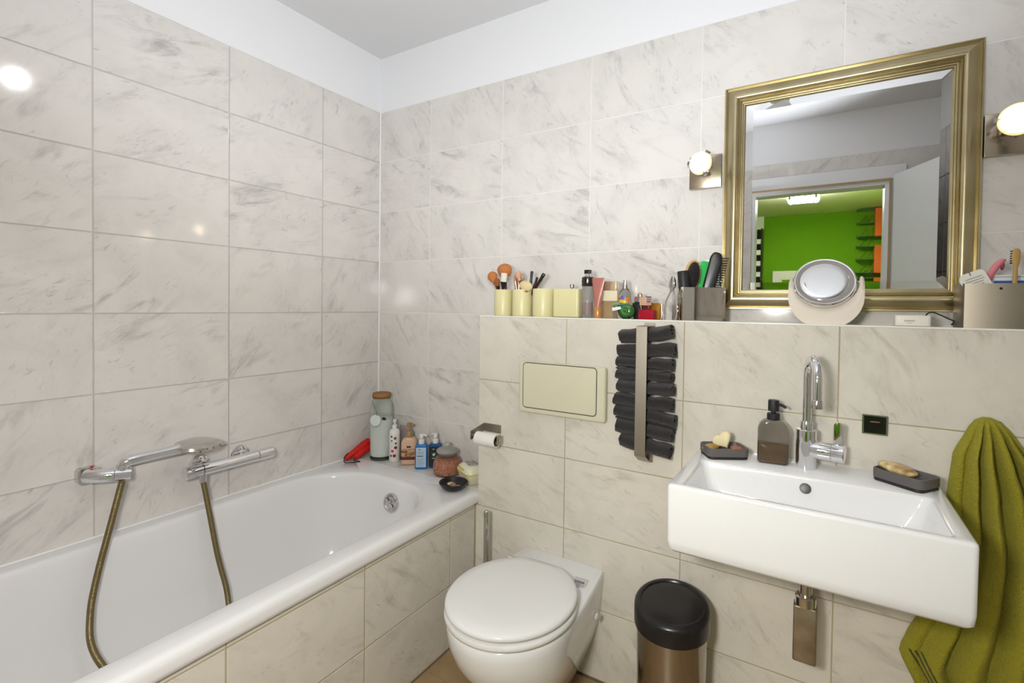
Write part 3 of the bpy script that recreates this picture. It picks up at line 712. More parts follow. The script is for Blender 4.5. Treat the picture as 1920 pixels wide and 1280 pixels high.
# ------------------------------------------------------------------ towel rack with rolled towels
rk = thing('towel_rack', 'vertical steel strap rack for rolled guest towels', 'towel rack', (1.447, D, 1.02))
RX0, RX1 = -.017, .017
YS = -.083
pr = rpoly([(0, .203), (0, .206), (YS-.003, .206), (YS-.003, -.196), (-.045, -.222), (0, -.222), (0, -.219), (-.044, -.219), (YS, -.1945), (YS, .203)], .0045, 3)
MB().loft([[(x, y, z) for y, z in pr] for x in (RX0, RX1)]).build('strap', STEEL, rk, smooth=30)
MB().box(-.017, .017, -.0025, -.0003, -.235, .215).build('back_strip', STEEL, rk, smooth=0)
MB().tube([(-.003, -.046, -.212), (-.003, -.052, -.216)], .005, 10).build('screw', CHROME_D, rk)
rr2 = random.Random(3)
def rolled_towel(label, zc, hh, x0, x1, tilt, yaw, seed):
    rg = random.Random(seed); n = 46; turns = 2.35
    t = thing('rolled_towel', label, 'towel', ((x0+x1)/2, -.2296, zc), (0, R(tilt), R(yaw)), 'dark rolled guest towels in the rack')
    L = (x1-x0)/2; rings = []; th = .0095; hy = .037; hh *= 1.0
    def cross(u, s):
        out = []; inn = []
        for i in range(n):
            q = i/(n-1); a = seed+2*PI*turns*q; rr = 1-.74*q
            k = rr*(1+.13*mnoise.noise(Vector((math.cos(a)*1.4, math.sin(a)*1.4, u*3.2+seed*7))))
            wob = .006*mnoise.noise(Vector((u*4, seed*3.1, q*3)))
            out.append((hy*k*math.cos(a), hh*.5*k*math.sin(a)+wob))
            k2 = k-th/((hy+hh*.5)/2)*.62
            inn.append((hy*k2*math.cos(a), hh*.5*k2*math.sin(a)+wob))
        pts = out+inn[::-1]
        return [(s*L+.004*mnoise.noise(Vector((p[0]*60, p[1]*60, u+seed)))*abs(s), p[0], p[1]) for p in pts]
    m = 14
    for i in range(m+1):
        s_ = -1+2*i/m; rings.append(cross(i/m, s_))
    MB().loft(rings).build('towel_roll', GREYT, t, smooth=60)
    core = MB().tube([(-L*.9, 0, 0), (L*.9, 0, 0)], [hh*.18]*2, 10); core.build('roll_core', GREYT, t)
tw = [('topmost dark charcoal rolled towel in the steel rack', 1.197, .052, 1.367, 1.530, -8, 0),
      ('dark charcoal rolled towel, second from the top of the rack', 1.150, .050, 1.362, 1.538, -4, 2),
      ('dark charcoal rolled towel, third from the top of the rack', 1.106, .047, 1.357, 1.532, -1, -2),
      ('dark charcoal rolled towel, fourth from the top of the rack', 1.067, .044, 1.358, 1.530, 0, 1),
      ('dark charcoal rolled towel in the middle of the rack', 1.029, .044, 1.362, 1.536, 0, 0),
      ('dark charcoal rolled towel, fourth from the bottom of the rack', .987, .050, 1.353, 1.534, 1, 2),
      ('dark charcoal rolled towel, third from the bottom of the rack', .942, .050, 1.353, 1.541, 3, -1),
      ('dark charcoal rolled towel, second from the bottom of the rack', .895, .052, 1.359, 1.536, 4, 1),
      ('lowest dark charcoal rolled towel in the steel rack', .848, .050, 1.374, 1.532, 7, 0)]
for i, (lb, zc, hh, x0, x1, ti, ya) in enumerate(tw): rolled_towel(lb, zc, hh, x0, x1, ti, ya, i*1.7+.6)

# toilet roll holder and roll
th_ = thing('toilet_roll_holder', 'small dark steel toilet roll holder on the wall corner', 'roll holder', (.838, D, .808))
MB().box(-.042, .038, -.004, -.0004, -.016, .016).build('back_plate', STEEL, th_, smooth=0)
pr = rpoly([(-.042, .016), (-.042, -.0), (-.088, -.018), (-.088, .004)][::-1], .002, 2)
MB().loft([[(x, y, z) for y, z in [(-.003, .014), (-.086, .000), (-.086, -.032), (-.060, -.032), (-.003, -.014)]] for x in (-.045, -.042)]).build('arm', STEEL, th_, smooth=0)
MB().tube([(-.042, -.068, -.020), (.078, -.068, -.020)], .006, 10).build('spindle', CHROME_D, th_)
MB().box(.072, .075, -.080, -.056, -.036, -.004).build('end_stop', STEEL, th_, smooth=0)
tr2 = MB()
n = 40; ring = lambda x, r: [(x, r*math.cos(2*PI*j/n), r*math.sin(2*PI*j/n)) for j in range(n)]
tr2.loft([ring(-.045, .0195), ring(-.0455, .0215), ring(-.045, .0235), ring(.045, .0235), ring(.0455, .0215), ring(.045, .0195), ring(-.045, .0195)], False, False)
rl = thing('toilet_roll', 'nearly used up white toilet roll on its holder', 'toilet roll', (.8575, -.256, .7815))
MB().loft([ring(-.045, .0195), ring(-.0455, .0215), ring(-.045, .0240), ring(.045, .0240), ring(.0455, .0215), ring(.045, .0195)], False, False).build('paper', mat('white_paper', (.84, .82, .79), .9, bump=.2, bscale=90), rl)
MB().loft([ring(.0445, .0195), ring(.0445, .0183), ring(-.0445, .0183), ring(-.0445, .0195)], False, False).build('cardboard_core', mat('cardboard', (.22, .14, .08), .9), rl)
MB().loft([[(x, -.0232*math.cos(R(a)), .0242*math.sin(R(a))+.0) for a in range(150, 20, -10)]+[(x, -.0242*math.cos(R(a)), .0252*math.sin(R(a))) for a in range(30, 160, 10)] for x in (-.044, .044)]).build('loose_sheet', MATS['white_paper'], rl)

# ------------------------------------------------------------------ green towel on a hook
def green_mat():
    m = bpy.data.materials.new('olive_green_terry'); m.use_nodes = True
    nt = m.node_tree; N = nt.nodes; Lk = nt.links; b = N['Principled BSDF']
    b.inputs['Roughness'].default_value = .95; b.inputs['Sheen Weight'].default_value = .35
    b.inputs['Sheen Tint'].default_value = (.8, .75, .2, 1)
    tc = N.new('ShaderNodeTexCoord')
    n1 = N.new('ShaderNodeTexNoise'); n1.inputs['Scale'].default_value = 260; n1.inputs['Detail'].default_value = 4; Lk.new(tc.outputs['Object'], n1.inputs['Vector'])
    bp = N.new('ShaderNodeBump'); bp.inputs['Strength'].default_value = 1; bp.inputs['Distance'].default_value = .006
    Lk.new(n1.outputs['Fac'], bp.inputs['Height']); Lk.new(bp.outputs[0], b.inputs['Normal'])
    # woven bands parallel to the hem at the lower left corner
    sp = N.new('ShaderNodeSeparateXYZ'); Lk.new(tc.outputs['Object'], sp.inputs[0])
    def mth(op, a, c):
        q = N.new('ShaderNodeMath'); q.operation = op
        for i, z in enumerate((a, c)):
            if isinstance(z, (int, float)): q.inputs[i].default_value = z
            else: Lk.new(z, q.inputs[i])
        return q.outputs[0]
    # signed distance from the hem line (x,z local)
    d = mth('ADD', mth('MULTIPLY', mth('ADD', sp.outputs[0], .150), .86), mth('MULTIPLY', mth('ADD', sp.outputs[2], .600), .51))
    fac = None
    for c0 in (.020, .030, .040):
        q = mth('LESS_THAN', mth('ABSOLUTE', mth('SUBTRACT', d, c0), 0), .0022)
        fac = q if fac is None else mth('MAXIMUM', fac, q)
    fac = mth('MULTIPLY', fac, mth('LESS_THAN', sp.outputs[0], -.075))
    fac = mth('MULTIPLY', fac, mth('LESS_THAN', sp.outputs[2], -.585))
    n2 = N.new('ShaderNodeTexNoise'); n2.inputs['Scale'].default_value = 14; Lk.new(tc.outputs['Object'], n2.inputs['Vector'])
    mx0 = N.new('ShaderNodeMix'); mx0.data_type = 'RGBA'; mx0.inputs[6].default_value = (.38, .335, .013, 1); mx0.inputs[7].default_value = (.29, .26, .010, 1)
    Lk.new(n2.outputs['Fac'], mx0.inputs[0])
    mx = N.new('ShaderNodeMix'); mx.data_type = 'RGBA'; Lk.new(fac, mx.inputs[0]); Lk.new(mx0.outputs[2], mx.inputs[6]); mx.inputs[7].default_value = (.03, .028, .012, 1)
    Lk.new(mx.outputs[2], b.inputs['Base Color'])
    return m
GT = green_mat()
gt = thing('hand_towel', 'olive green terry towel hanging from a hook beside the washbasin', 'towel', (2.258, D, 1.03))
G0 = Vector((2.258, D, 1.03))
def interp(tab, z):
    for i in range(len(tab)-1):
        (a, va), (b_, vb) = tab[i], tab[i+1]
        if a >= z >= b_:
            t = (a-z)/(a-b_); return va+(vb-va)*(t*t*(3-2*t)*.4+t*.6)
    return tab[-1][1] if z < tab[-1][0] else tab[0][1]
XL = [(1.034, 2.250), (1.026, 2.236), (1.005, 2.224), (.94, 2.198), (.84, 2.189), (.76, 2.190), (.70, 2.184), (.62, 2.168), (.53, 2.142), (.47, 2.118), (.425, 2.104), (.40, 2.112), (.36, 2.132), (.30, 2.163), (.24, 2.19)]
XRT = [(1.034, 2.266), (1.026, 2.284), (1.0, 2.305), (.94, 2.342), (.86, 2.372), (.7, 2.405), (.5, 2.425), (.24, 2.43)]
DEP = [(1.034, .022), (1.02, .042), (.98, .058), (.90, .068), (.75, .074), (.5, .072), (.24, .068)]
NF = 150; rings = []; zs = [1.034, 1.031, 1.026, 1.02, 1.01]+[1.0-.02*i for i in range(39)]
for z in zs:
    xl, xr, dp = interp(XL, z), interp(XRT, z), interp(DEP, z)
    ring = []
    amp = .027*min(1, max(0, (1.034-z)/.09))
    for i in range(NF+1):                      # folded front, left to right
        t = i/NF; s_ = t
        env = math.sin(PI*min(1, max(0, t)))**.45
        warp = t+.035*mnoise.noise(Vector((z*1.7, 3.3, t*2)))
        fold = math.cos(2*PI*(5.5*warp+.55*mnoise.noise(Vector((t*3, z*.9, 1.2)))))
        fold = 1-2*(1-abs(math.cos(PI*(5.2*warp+.5*mnoise.noise(Vector((t*3, z*.9, 1.2)))))))**1.0*1.35
        depth = dp*env+amp*env*fold*(.75+.5*mnoise.noise(Vector((t*4, z*1.2, 7))))
        ring.append((xl+(xr-xl)*t-G0.x, -max(.004, depth), z-G0.z))
    for i in range(1, 24):                     # back, right to left, near the wall
        t = 1-i/24; ring.append((xl+(xr-xl)*t-G0.x, -.003, z-G0.z))
    rings.append(ring)
MB().loft(rings).build('cloth', GT, gt, smooth=70)

# ------------------------------------------------------------------ things on the ledge
def lathe_part(prof, name, m, parent, n=28, c=(0, 0, 0), rip=None, smooth=35):
    return MB().lathe(prof, n, c, ripple=rip).build(name, m, parent, smooth=smooth)
for x, y, r_, h_, lb in ((.8435, -.134, .0365, .103, 'cream yellow plastic cup holding orange makeup brushes'), (.9305, -.134, .0385, .103, 'cream yellow plastic cup holding a sponge and dark brushes'), (1.0245, -.134, .0415, .105, 'empty-looking cream yellow cup beside the square container')):
    c = MB().lathe([(r_*.95, 0), (r_*.985, .002), (r_, .006), (r_, h_-.002), (r_-.001, h_), (r_-.003, h_), (r_-.004, h_-.002), (r_-.005, .008), (0, .006)], 40)
    if x > 1: c.v = [(vx, vy*1.0, vz) for vx, vy, vz in c.v]
    o = c.build('plastic_cup', CREAM_Y, loc=(x, y, LZ)); tag(o, lb, 'cup', 'cream yellow cups on the ledge')
sq = thing('square_container', 'cream yellow square container with a small metal knob', 'container', (1.128, -.132, LZ))
MB().prism(rrect(-.052, .052, -.030, .030, .010, 5), .002, .104, .003).build('body', CREAM_Y, sq, smooth=45)
MB().prism(rrect(-.050, .050, -.028, .028, .010, 5), 0, .004).build('dark_base', mat('dark_brown_base', (.05, .03, .015), .6), sq, smooth=45)
lathe_part([(.0035, .104), (.0035, .108), (.008, .110), (.008, .121), (.006, .122), (0, .122)], 'knob', STEEL, sq, 18, (.003, .02, 0))

def brush(label, base, tip, hr, hl, hm, fm, hdm, kind='round', hand_r=.0045, ferl=.035, fr_=None):
    """makeup brush: base inside the cup, tip = top of the bristles"""
    base, tip = Vector(base), Vector(tip); Lg = (tip-base).length
    t = thing('makeup_brush', label, 'makeup brush', base, track(tip-base).to_euler(), 'makeup brushes in the cream cups')
    fr_ = fr_ or hr*.62
    z1 = Lg-hl
    lathe_part([(hand_r*.6, 0), (hand_r, .01), (hand_r*1.1, z1-ferl*.9), (hand_r, z1-ferl)], 'handle', hdm, t, 12)
    lathe_part([(hand_r*1.15, z1-ferl), (hand_r*1.25, z1-ferl*.7), (fr_*.9, z1-.004), (fr_, z1)], 'ferrule', fm, t, 18)
    if kind == 'round': pf_ = [(fr_*.92, z1-.001), (hr*.85, z1+hl*.28), (hr, z1+hl*.55), (hr*.86, z1+hl*.78), (hr*.52, z1+hl*.94), (hr*.15, z1+hl)]
    elif kind == 'flat': pf_ = [(fr_*.95, z1-.001), (hr, z1+hl*.4), (hr, z1+hl*.93), (hr*.85, z1+hl)]
    else: pf_ = [(fr_*.9, z1-.001), (hr*.6, z1+hl*.4), (hr*.4, z1+hl*.75), (hr*.1, z1+hl)]
    bm_ = MB().lathe(pf_, 24)
    bm_.v = [(x*(1+.10*mnoise.noise(Vector((x*300, y*300, z*60)))), y*.8*(1+.10*mnoise.noise(Vector((x*300, y*300, z*60)))), z) for x, y, z in bm_.v]
    bm_.build('bristles', hm, t, smooth=60)
    return t
bz = LZ+.012
brush('makeup brush with a rounded orange head leaning far left', (.858, -.130, bz), (.786, -.142, 1.417), .021, .044, ORANGE_H, ROSE, ROSE, ferl=.05, fr_=.011)
brush('big domed orange-brown powder brush, tallest in the cup', (.848, -.112, bz), (.836, -.120, 1.450), .032, .052, ORANGE_H, BRISTLE_W, DKBROWN, ferl=.02, fr_=.020)
brush('black makeup brush with white-tipped flat bristles', (.842, -.150, bz), (.862, -.158, 1.410), .013, .034, BRISTLE_W, BLACK, BLACK, 'flat', ferl=.034, fr_=.013)
brush('short makeup brush with reddish brown bristles in the left cup', (.838, -.138, bz), (.826, -.158, 1.390), .013, .030, mat('rust_bristle', (.32, .10, .03), .9, bump=.6, bscale=300), DKBROWN, DKBROWN, fr_=.009)
brush('fluffy peach makeup brush leaning right behind the others', (.856, -.112, bz), (.895, -.092, 1.414), .022, .034, PEACH_H, ROSE, DKBROWN, ferl=.04, fr_=.009)
brush('makeup brush with pale peach bristles and rose gold ferrule', (.918, -.124, bz), (.905, -.128, 1.420), .013, .032, PEACH_H, ROSE, DKBROWN, ferl=.05, fr_=.008)
brush('thin rose gold makeup brush with a narrow brown tip', (.935, -.146, bz), (.902, -.150, 1.398), .007, .022, mat('tan_bristle', (.42, .22, .10), .9), ROSE, ROSE, 'point', ferl=.06, fr_=.006)
brush('thin dark makeup brush with a narrow peach tip', (.940, -.132, bz), (.915, -.136, 1.404), .007, .024, PEACH_H, DKBROWN, DKBROWN, 'point', ferl=.06, fr_=.006)
brush('black eyeliner brush standing upright behind the sponge', (.944, -.112, bz), (.957, -.108, 1.418), .006, .016, BLACK, BLACK, BLACK, 'flat', ferl=.05, fr_=.0055)
brush('short black eyeliner brush behind the sponge', (.936, -.118, bz), (.984, -.112, 1.394), .005, .014, BLACK, BLACK, DKBROWN, 'flat', ferl=.03, fr_=.0045)
brush('dark makeup brush leaning far right out of the cup', (.915, -.130, bz), (1.020, -.124, 1.406), .007, .020, BLACK, DKBROWN, DKBROWN, 'flat', ferl=.04, fr_=.0065)
brush('rose gold makeup brush with a dark tip leaning right', (.918, -.120, bz), (1.004, -.118, 1.388), .006, .014, mat('brown_bristle', (.10, .03, .02), .9), ROSE, ROSE, 'flat', ferl=.05, fr_=.0055)
spg = thing('makeup_sponge', 'oval cream makeup sponge on a rose gold stick in the cup', 'sponge', (.938, -.142, bz), track(Vector((.960, -.154, 1.378))-Vector((.938, -.142, bz))).to_euler())
MB().tube([(0, 0, 0), (0, 0, .085)], .004, 10).build('stick', ROSE, spg)
lathe_part([(.009, .078), (.014, .088), (.012, .092)], 'collar', ROSE, spg, 16)
MB().ell((0, 0, .106), (.029, .012, .020), 24, 12).build('sponge_head', CREAM_H, spg)

# perfume and cosmetics, left to right
p = thing('perfume_bottle', 'tall cylindrical perfume bottle with an ornate black collar and pink liquid', 'perfume', (1.206, -.140, LZ))
lathe_part([(.0185, 0), (.0195, .003), (.0195, .112), (.017, .118)], 'glass_body', mat('grey_glass', (.62, .60, .58), .05, trans=.75, ior=1.2), p, 32)
lathe_part([(.0165, .012), (.0165, .056)], 'pink_liquid', mat('pink_liquid', (.55, .28, .26), .1, trans=.3), p, 24)
lathe_part([(.0190, .112), (.0215, .116), (.0205, .124), (.0222, .130), (.0205, .136), (.0218, .141), (.019, .146), (.012, .147)], 'collar', mat('black_chrome', (.10, .09, .09), .15, metal=1), p, 32, rip=(14, .04), smooth=60)
lathe_part([(.012, .147), (.012, .156), (.0115, .157)], 'neck', CHROME, p, 24)
MB().prism(rrect(-.011, .011, -.010, .010, .003, 3), .157, .171, .001).build('spray_cap', BLACK, p, smooth=40)
p = thing('cream_tube', 'dusty rose cosmetic tube standing on its amber cap', 'tube', (1.248, -.146, LZ))
MB().loft([[((.0118+(.0235-.0118)*t)*math.cos(2*PI*j/32), (.0118*(1-t)+.0022*t)*math.sin(2*PI*j/32), .040+t*.095) for j in range(32)] for t in [i/8 for i in range(9)]]+[[(.0238*math.cos(2*PI*j/32), .0016*math.sin(2*PI*j/32), .142) for j in range(32)]]).build('tube_body', mat('dusty_rose', (.42, .155, .12), .32, coat=.3), p, smooth=60)
lathe_part([(.0135, 0), (.0138, .002), (.0138, .038), (.013, .040)], 'cap', mat('amber_cap', (.48, .22, .06), .2, coat=.3), p, 28)
p = thing('perfume_bottle', 'square perfume bottle with a gold cap, cream label and pale liquid', 'perfume', (1.277, -.098, LZ))
MB().prism(rrect(-.029, .029, -.016, .016, .003, 3), 0, .070, .002).build('glass_body', mat('amber_glass', (.80, .62, .38), .04, trans=.8, ior=1.25), p, smooth=40)
MB().box(-.0295, .0295, -.0168, .0168, .062, .098).build('cream_label', mat('cream_label', (.78, .72, .52), .45), p, smooth=0)
MB().prism(rrect(-.0255, .0255, -.014, .014, .002, 3), .098, .131, .001).build('cap', mat('pale_gold', (.72, .58, .40), .25, metal=.8), p, smooth=40)
p = thing('perfume_bottle', 'clear round perfume bottle with a colourful rainbow sticker', 'perfume', (1.326, -.088, LZ))
lathe_part([(.022, 0), (.0235, .003), (.0235, .075), (.021, .088), (.014, .101), (.010, .106)], 'glass_body', GLASS, p, 32)
lathe_part([(.010, .106), (.0105, .118), (.0095, .119), (.0095, .126), (.0075, .128), (.0075, .135), (0, .136)], 'spray_top', CHROME, p, 24)
def arcband(z0, z1, a0, a1, r_, n=10): return [[(r_*math.sin(R(a0+(a1-a0)*i/n)), -r_*math.cos(R(a0+(a1-a0)*i/n)), z) for i in range(n+1)] for z in (z0, z1)]
for nm, cc, z0, z1, a0, a1 in (('sticker_blue', (.02, .22, .42), .040, .055, -48, 45), ('sticker_yellow', (.75, .52, .02), .055, .066, -40, 42), ('sticker_red', (.62, .10, .02), .066, .076, -60, -20), ('sticker_orange', (.75, .22, .02), .060, .074, 25, 62), ('sticker_violet', (.10, .12, .45), .068, .080, -18, 22)):
    MB().loft(arcband(z0, z1, a0, a1, .0239), False, False, False).build(nm, mat(nm, cc, .4), p)
p = thing('perfume_bottle', 'small green heart-shaped bottle lying in a clear wrapper', 'perfume', (1.346, -.150, LZ))
GRB = MB().ell((.008, 0, .0265), (.029, .015, .0262), 28, 16).ell((-.012, .002, .036), (.016, .011, .014), 18, 10).build('leaf_body', mat('green_glass', (.035, .17, .030), .06, trans=.35, ior=1.4, coat=.5), p, smooth=60)
MB().torus((.010, -.0125, .030), .014, .0016, 28, 6, (.05, -1, .15)).torus((.006, -.0145, .027), .007, .0014, 22, 6, (.05, -1, .1)).build('swirl_relief', mat('green_relief', (.10, .30, .08), .1, coat=.5), GRB)
MB().prism(rpoly([(-.040, .0), (.036, 0), (.030, .012), (-.020, .040), (-.036, .046)], .004), -.003, .010, .003).xf(XZ).build('clear_wrapper', GLASS, p, smooth=40)
MB().prism(rpoly([(-.038, .026), (-.006, .034), (-.010, .043), (-.040, .038)], .002), -.001, .0135, .001).xf(XZ).build('white_strip', mat('white_label', (.8, .8, .8), .4), p, smooth=40)
MB().prism(rpoly([(-.040, .044), (-.012, .048), (-.022, .058), (-.038, .054)], .003), -.001, .011, .002).xf(XZ).build('leaf_tip', mat('pale_green_glass', (.25, .50, .28), .1, trans=.3), p, smooth=40)
p = thing('nail_varnish', 'black bottle with a gold clasp between green and red bottles', 'bottle', (1.385, -.118, LZ))
MB().prism(rrect(-.019, .019, -.014, .014, .006, 4), 0, .056, .003).build('body', BLACK, p, smooth=40)
MB().prism(rrect(-.013, .013, -.010, .010, .004, 3), .056, .078, .003).build('cap', mat('violet_chrome', (.55, .48, .55), .12, metal=1), p, smooth=40)
MB().ell((.006, -.006, .079), (.009, .006, .012), 16, 10).tube([(.008, -.012, .072), (.012, -.0155, .05), (.013, -.0155, .036)], [.004, .003, .001], 8).build('gold_clasp', mat('gold_trim', (.78, .55, .36), .2, metal=1), p)
p = thing('perfume_bottle', 'small square red perfume bottle with a rose gold cap', 'perfume', (1.424, -.150, LZ))
MB().prism(rrect(-.026, .026, -.013, .013, .005, 4), 0, .034, .003).build('glass_body', mat('red_glass', (.62, .02, .05), .05, trans=.55, ior=1.3), p, smooth=40)
MB().prism(rrect(-.010, .010, -.007, .007, .002, 3), .034, .047, .0006).build('neck', mat('dark_red', (.10, .008, .010), .2), p, smooth=40)
cp_ = MB().prism(rrect(-.0225, .014, -.010, .010, .002, 3), .047, .075, .001).build('cap', mat('rose_cap', (.66, .40, .28), .3, metal=.3), p, smooth=40)
MB().box(.0005, .0165, -.0108, -.0100, .049, .074).box(.0005, .0165, -.0108, -.0100, .0745, .0765).build('label', mat('label_pinkgrey', (.40, .25, .22), .5), cp_, smooth=0)
MB().box(.0005, .0165, -.0114, -.0109, .0735, .0765).box(.003, .014, -.0114, -.0109, .066, .068).box(.003, .014, -.0114, -.0109, .058, .061).build('print', BLACK_M, cp_, smooth=0)
p = thing('perfume_bottle', 'flat amber perfume bottle behind the small red one', 'perfume', (1.440, -.108, LZ))
MB().prism(rrect(-.018, .018, 0, .056, .008, 4), -.009, .009, .003).xf(XZ).build('glass_body', mat('deep_amber_glass', (.55, .26, .03), .05, trans=.6, ior=1.3), p, smooth=40)
MB().prism(rrect(-.019, .019, -.0005, .057, .0085, 4), .0085, .0100, .0005).xf(XZ @ Matrix.Translation((0, 0, -.018))).build('metal_back', mat('pale_gold', (.7, .5, .3), .3, metal=.8), p, smooth=40)

# polished steel box with brushes
ANG = 33
def steel_box(label, loc, ang, wd, dp, ht, m, th=.0015):
    t = thing('steel_box', label, 'steel box', loc, (0, 0, R(ang)))
    o = rrect(0, wd, 0, dp, .0012, 2); i_ = offset(o, -th)
    MB().loft([[(x, y, 0) for x, y in o], [(x, y, ht) for x, y in o], [(x, y, ht) for x, y in i_], [(x, y, .003) for x, y in i_]]).build('box_shell', m, t, smooth=30)
    return t
sbx = steel_box('mirror-polished steel box holding hairbrushes left of the mirror', (1.5450, -.1780, LZ), ANG, .137, .098, .106, STEEL_P)
Mb = Matrix.Translation((1.5450, -.1780, LZ)) @ Matrix.Rotation(R(ANG), 4, 'Z')
def inbox(x, y, z): return tuple(Mb @ Vector((x, y, z)))
# wooden hairbrush, bristles to the left
b0, b1 = Vector(inbox(.040, .072, .008)), Vector(inbox(.030, .055, .185))
hb = thing('hairbrush', 'oval wooden hairbrush with a black bristle pad in the steel box', 'hairbrush', b0, (0, R(8), R(-25)))
MB().prism([(x, y) for x, y in [(.026*math.cos(2*PI*i/32), .140+.050*math.sin(2*PI*i/32)) for i in range(32)]], -.005, .005, .003).xf(Matrix.Rotation(R(60), 4, 'Z') @ XZ).build('wooden_back', mat('light_wood', (.62, .38, .15), .45, var=.5), hb, smooth=45)
MB().tube([(0, 0, 0), (0, 0, .05), (0, 0, .095)], [.008, .010, .012], 12).build('handle', MATS['light_wood'], hb)
MB().prism([(.021*math.cos(2*PI*i/32), .140+.044*math.sin(2*PI*i/32)) for i in range(32)], .004, .010, .002).xf(Matrix.Rotation(R(60), 4, 'Z') @ XZ).build('pad', BLACK_M, hb, smooth=45)
br_ = MB(); Mx = Matrix.Rotation(R(60), 4, 'Z') @ XZ
for i in range(-3, 4):
    for j in range(-6, 7):
        x, y = i*.0055, .140+j*.0062
        if (x/.019)**2+((y-.14)/.041)**2 < 1:
            a = Mx @ Vector((x, y, .008)); b_ = Mx @ Vector((x*1.15, y+(y-.14)*.1, .025)); br_.tube([a, b_], [.0009, .0006], 5)
br_.build('bristles', mat('bristle_brown', (.10, .06, .04), .4), hb)
rb = thing('round_brush', 'small black round brush head at the left end of the steel box', 'hairbrush', inbox(.024, .026, .006), (R(3), R(-5), 0))
lathe_part([(.006, 0), (.007, .06), (.009, .08), (.016, .098), (.0175, .100), (.0170, .150), (.0155, .153), (0, .154)], 'barrel', BLACK_M, rb, 24)
gr_ = thing('comb', 'bright green plastic comb between the brushes in the steel box', 'comb', inbox(.076, .078, .006), (0, R(7), R(20)))
MB().prism(rrect(-.013, .013, 0, .190, .006, 4), -.0025, .0025, .001).xf(XZ).build('comb_body', mat('green_plastic', (.03, .52, .10), .35), gr_, smooth=45)
pb = thing('paddle_brush', 'long glossy black hairbrush leaning right in the steel box', 'hairbrush', inbox(.070, .036, .006), (0, R(13), R(12)))
MB().prism(rpoly([(-.010, 0), (.010, 0), (.012, .06), (.020, .10), (.022, .19), (.014, .216), (-.010, .218), (-.018, .20), (-.017, .10), (-.012, .06)], .012, 5), -.012, .012, .006, 3).xf(XZ).build('brush_body', BLACK, pb, smooth=50)
te = MB()
for i in range(14):
    z = .100+i*.0078
    for y in (-.006, .004): te.tube([(.018, y, z), (.038, y, z+.004)], [.0017, .0013], 5)
te.build('teeth', BLACK_M, pb)
sc_ = thing('scissors', 'small steel scissors with one ring showing above the steel box', 'scissors', inbox(.116, .036, .006), (0, 0, R(30)))
MB().torus((-.008, 0, .125), .0125, .0022, 28, 8, (0, 1, .0)).build('finger_ring', CHROME, sc_)
MB().torus((.013, .004, .112), .0105, .0022, 28, 8, (0, 1, .0)).build('finger_ring', CHROME, sc_)
MB().tube([(-.006, 0, .113), (.0, 0, .07), (.003, 0, 0)], [.0025, .004, .001], 8).tube([(.011, .004, .102), (.003, .002, .07), (-.002, .002, .002)], [.0025, .004, .001], 8).build('blades', CHROME_D, sc_)
cdn = thing('white_card', 'white card with a black edge behind the steel box beside the mirror frame', 'card', (1.604, -.001, LZ+.001))
MB().box(-.026, .024, -.0030, -.0008, .0, .206).build('black_edge', BLACK_M, cdn, smooth=0)
MB().box(-.026, .020, -.0042, -.0031, .004, .2055).build('sheet', mat('white_sheet', (.8, .8, .82), .5), cdn, smooth=0)
npp = thing('nail_nippers', 'steel nail nippers standing at the left side of the steel box', 'nail nippers', (1.498, -.150, LZ), (R(-3), R(3), 0))
for sx in (-1, 1):
    MB().tube(spline([(sx*.019, 0, .001), (sx*.022, 0, .030), (sx*.015, 0, .066), (sx*.003, 0, .096)], 6), [.0022]*6+[.0026]*6+[.0034]*6+[.0040], 8).build('handle', CHROME, npp)
    MB().tube([(-sx*.002, 0, .094), (sx*.0065, 0, .112), (sx*.0055, 0, .130), (sx*.0028, 0, .144)], [.0050, .0058, .0046, .0012], 10).build('jaw', CHROME_D, npp)
MB().lathe([(.005, -.006), (.005, .006)], 14, (0, 0, 0)).xf(Matrix.Translation((0, 0, .099)) @ Matrix.Rotation(R(90), 4, 'X')).build('pivot', CHROME_D, npp)

# cosmetic mirror
cm = thing('cosmetic_mirror', 'round tilting cosmetic mirror in a white crescent stand on the ledge', 'cosmetic mirror', (1.926, -.120, LZ))
out = []
RO, zc = .0915, .078
for i in range(41):
    a = R(180+ (360-180)*i/40)
    x, z = RO*math.cos(a), zc+RO*math.sin(a)
    out.append((x*1.0, max(0.0, z)))
out = [(-.0895, .124), (-.0915, .110)]+out+[(.0915, .110), (.0895, .128), (.084, .132)]
inn = [(.0795*math.cos(R(a)), .116+.064*math.sin(R(a))) for a in range(355, 184, -5)]
pts = out+[(.0805, .126)]+inn+[(-.0805, .118), (-.084, .124)]
front = [(x, -.020-.030*max(0, (.10-z)/.10)**1.2, z) for x, z in pts]
back = [(x, .018+.016*max(0, (.10-z)/.10), z) for x, z in pts]
nn_ = len(pts)
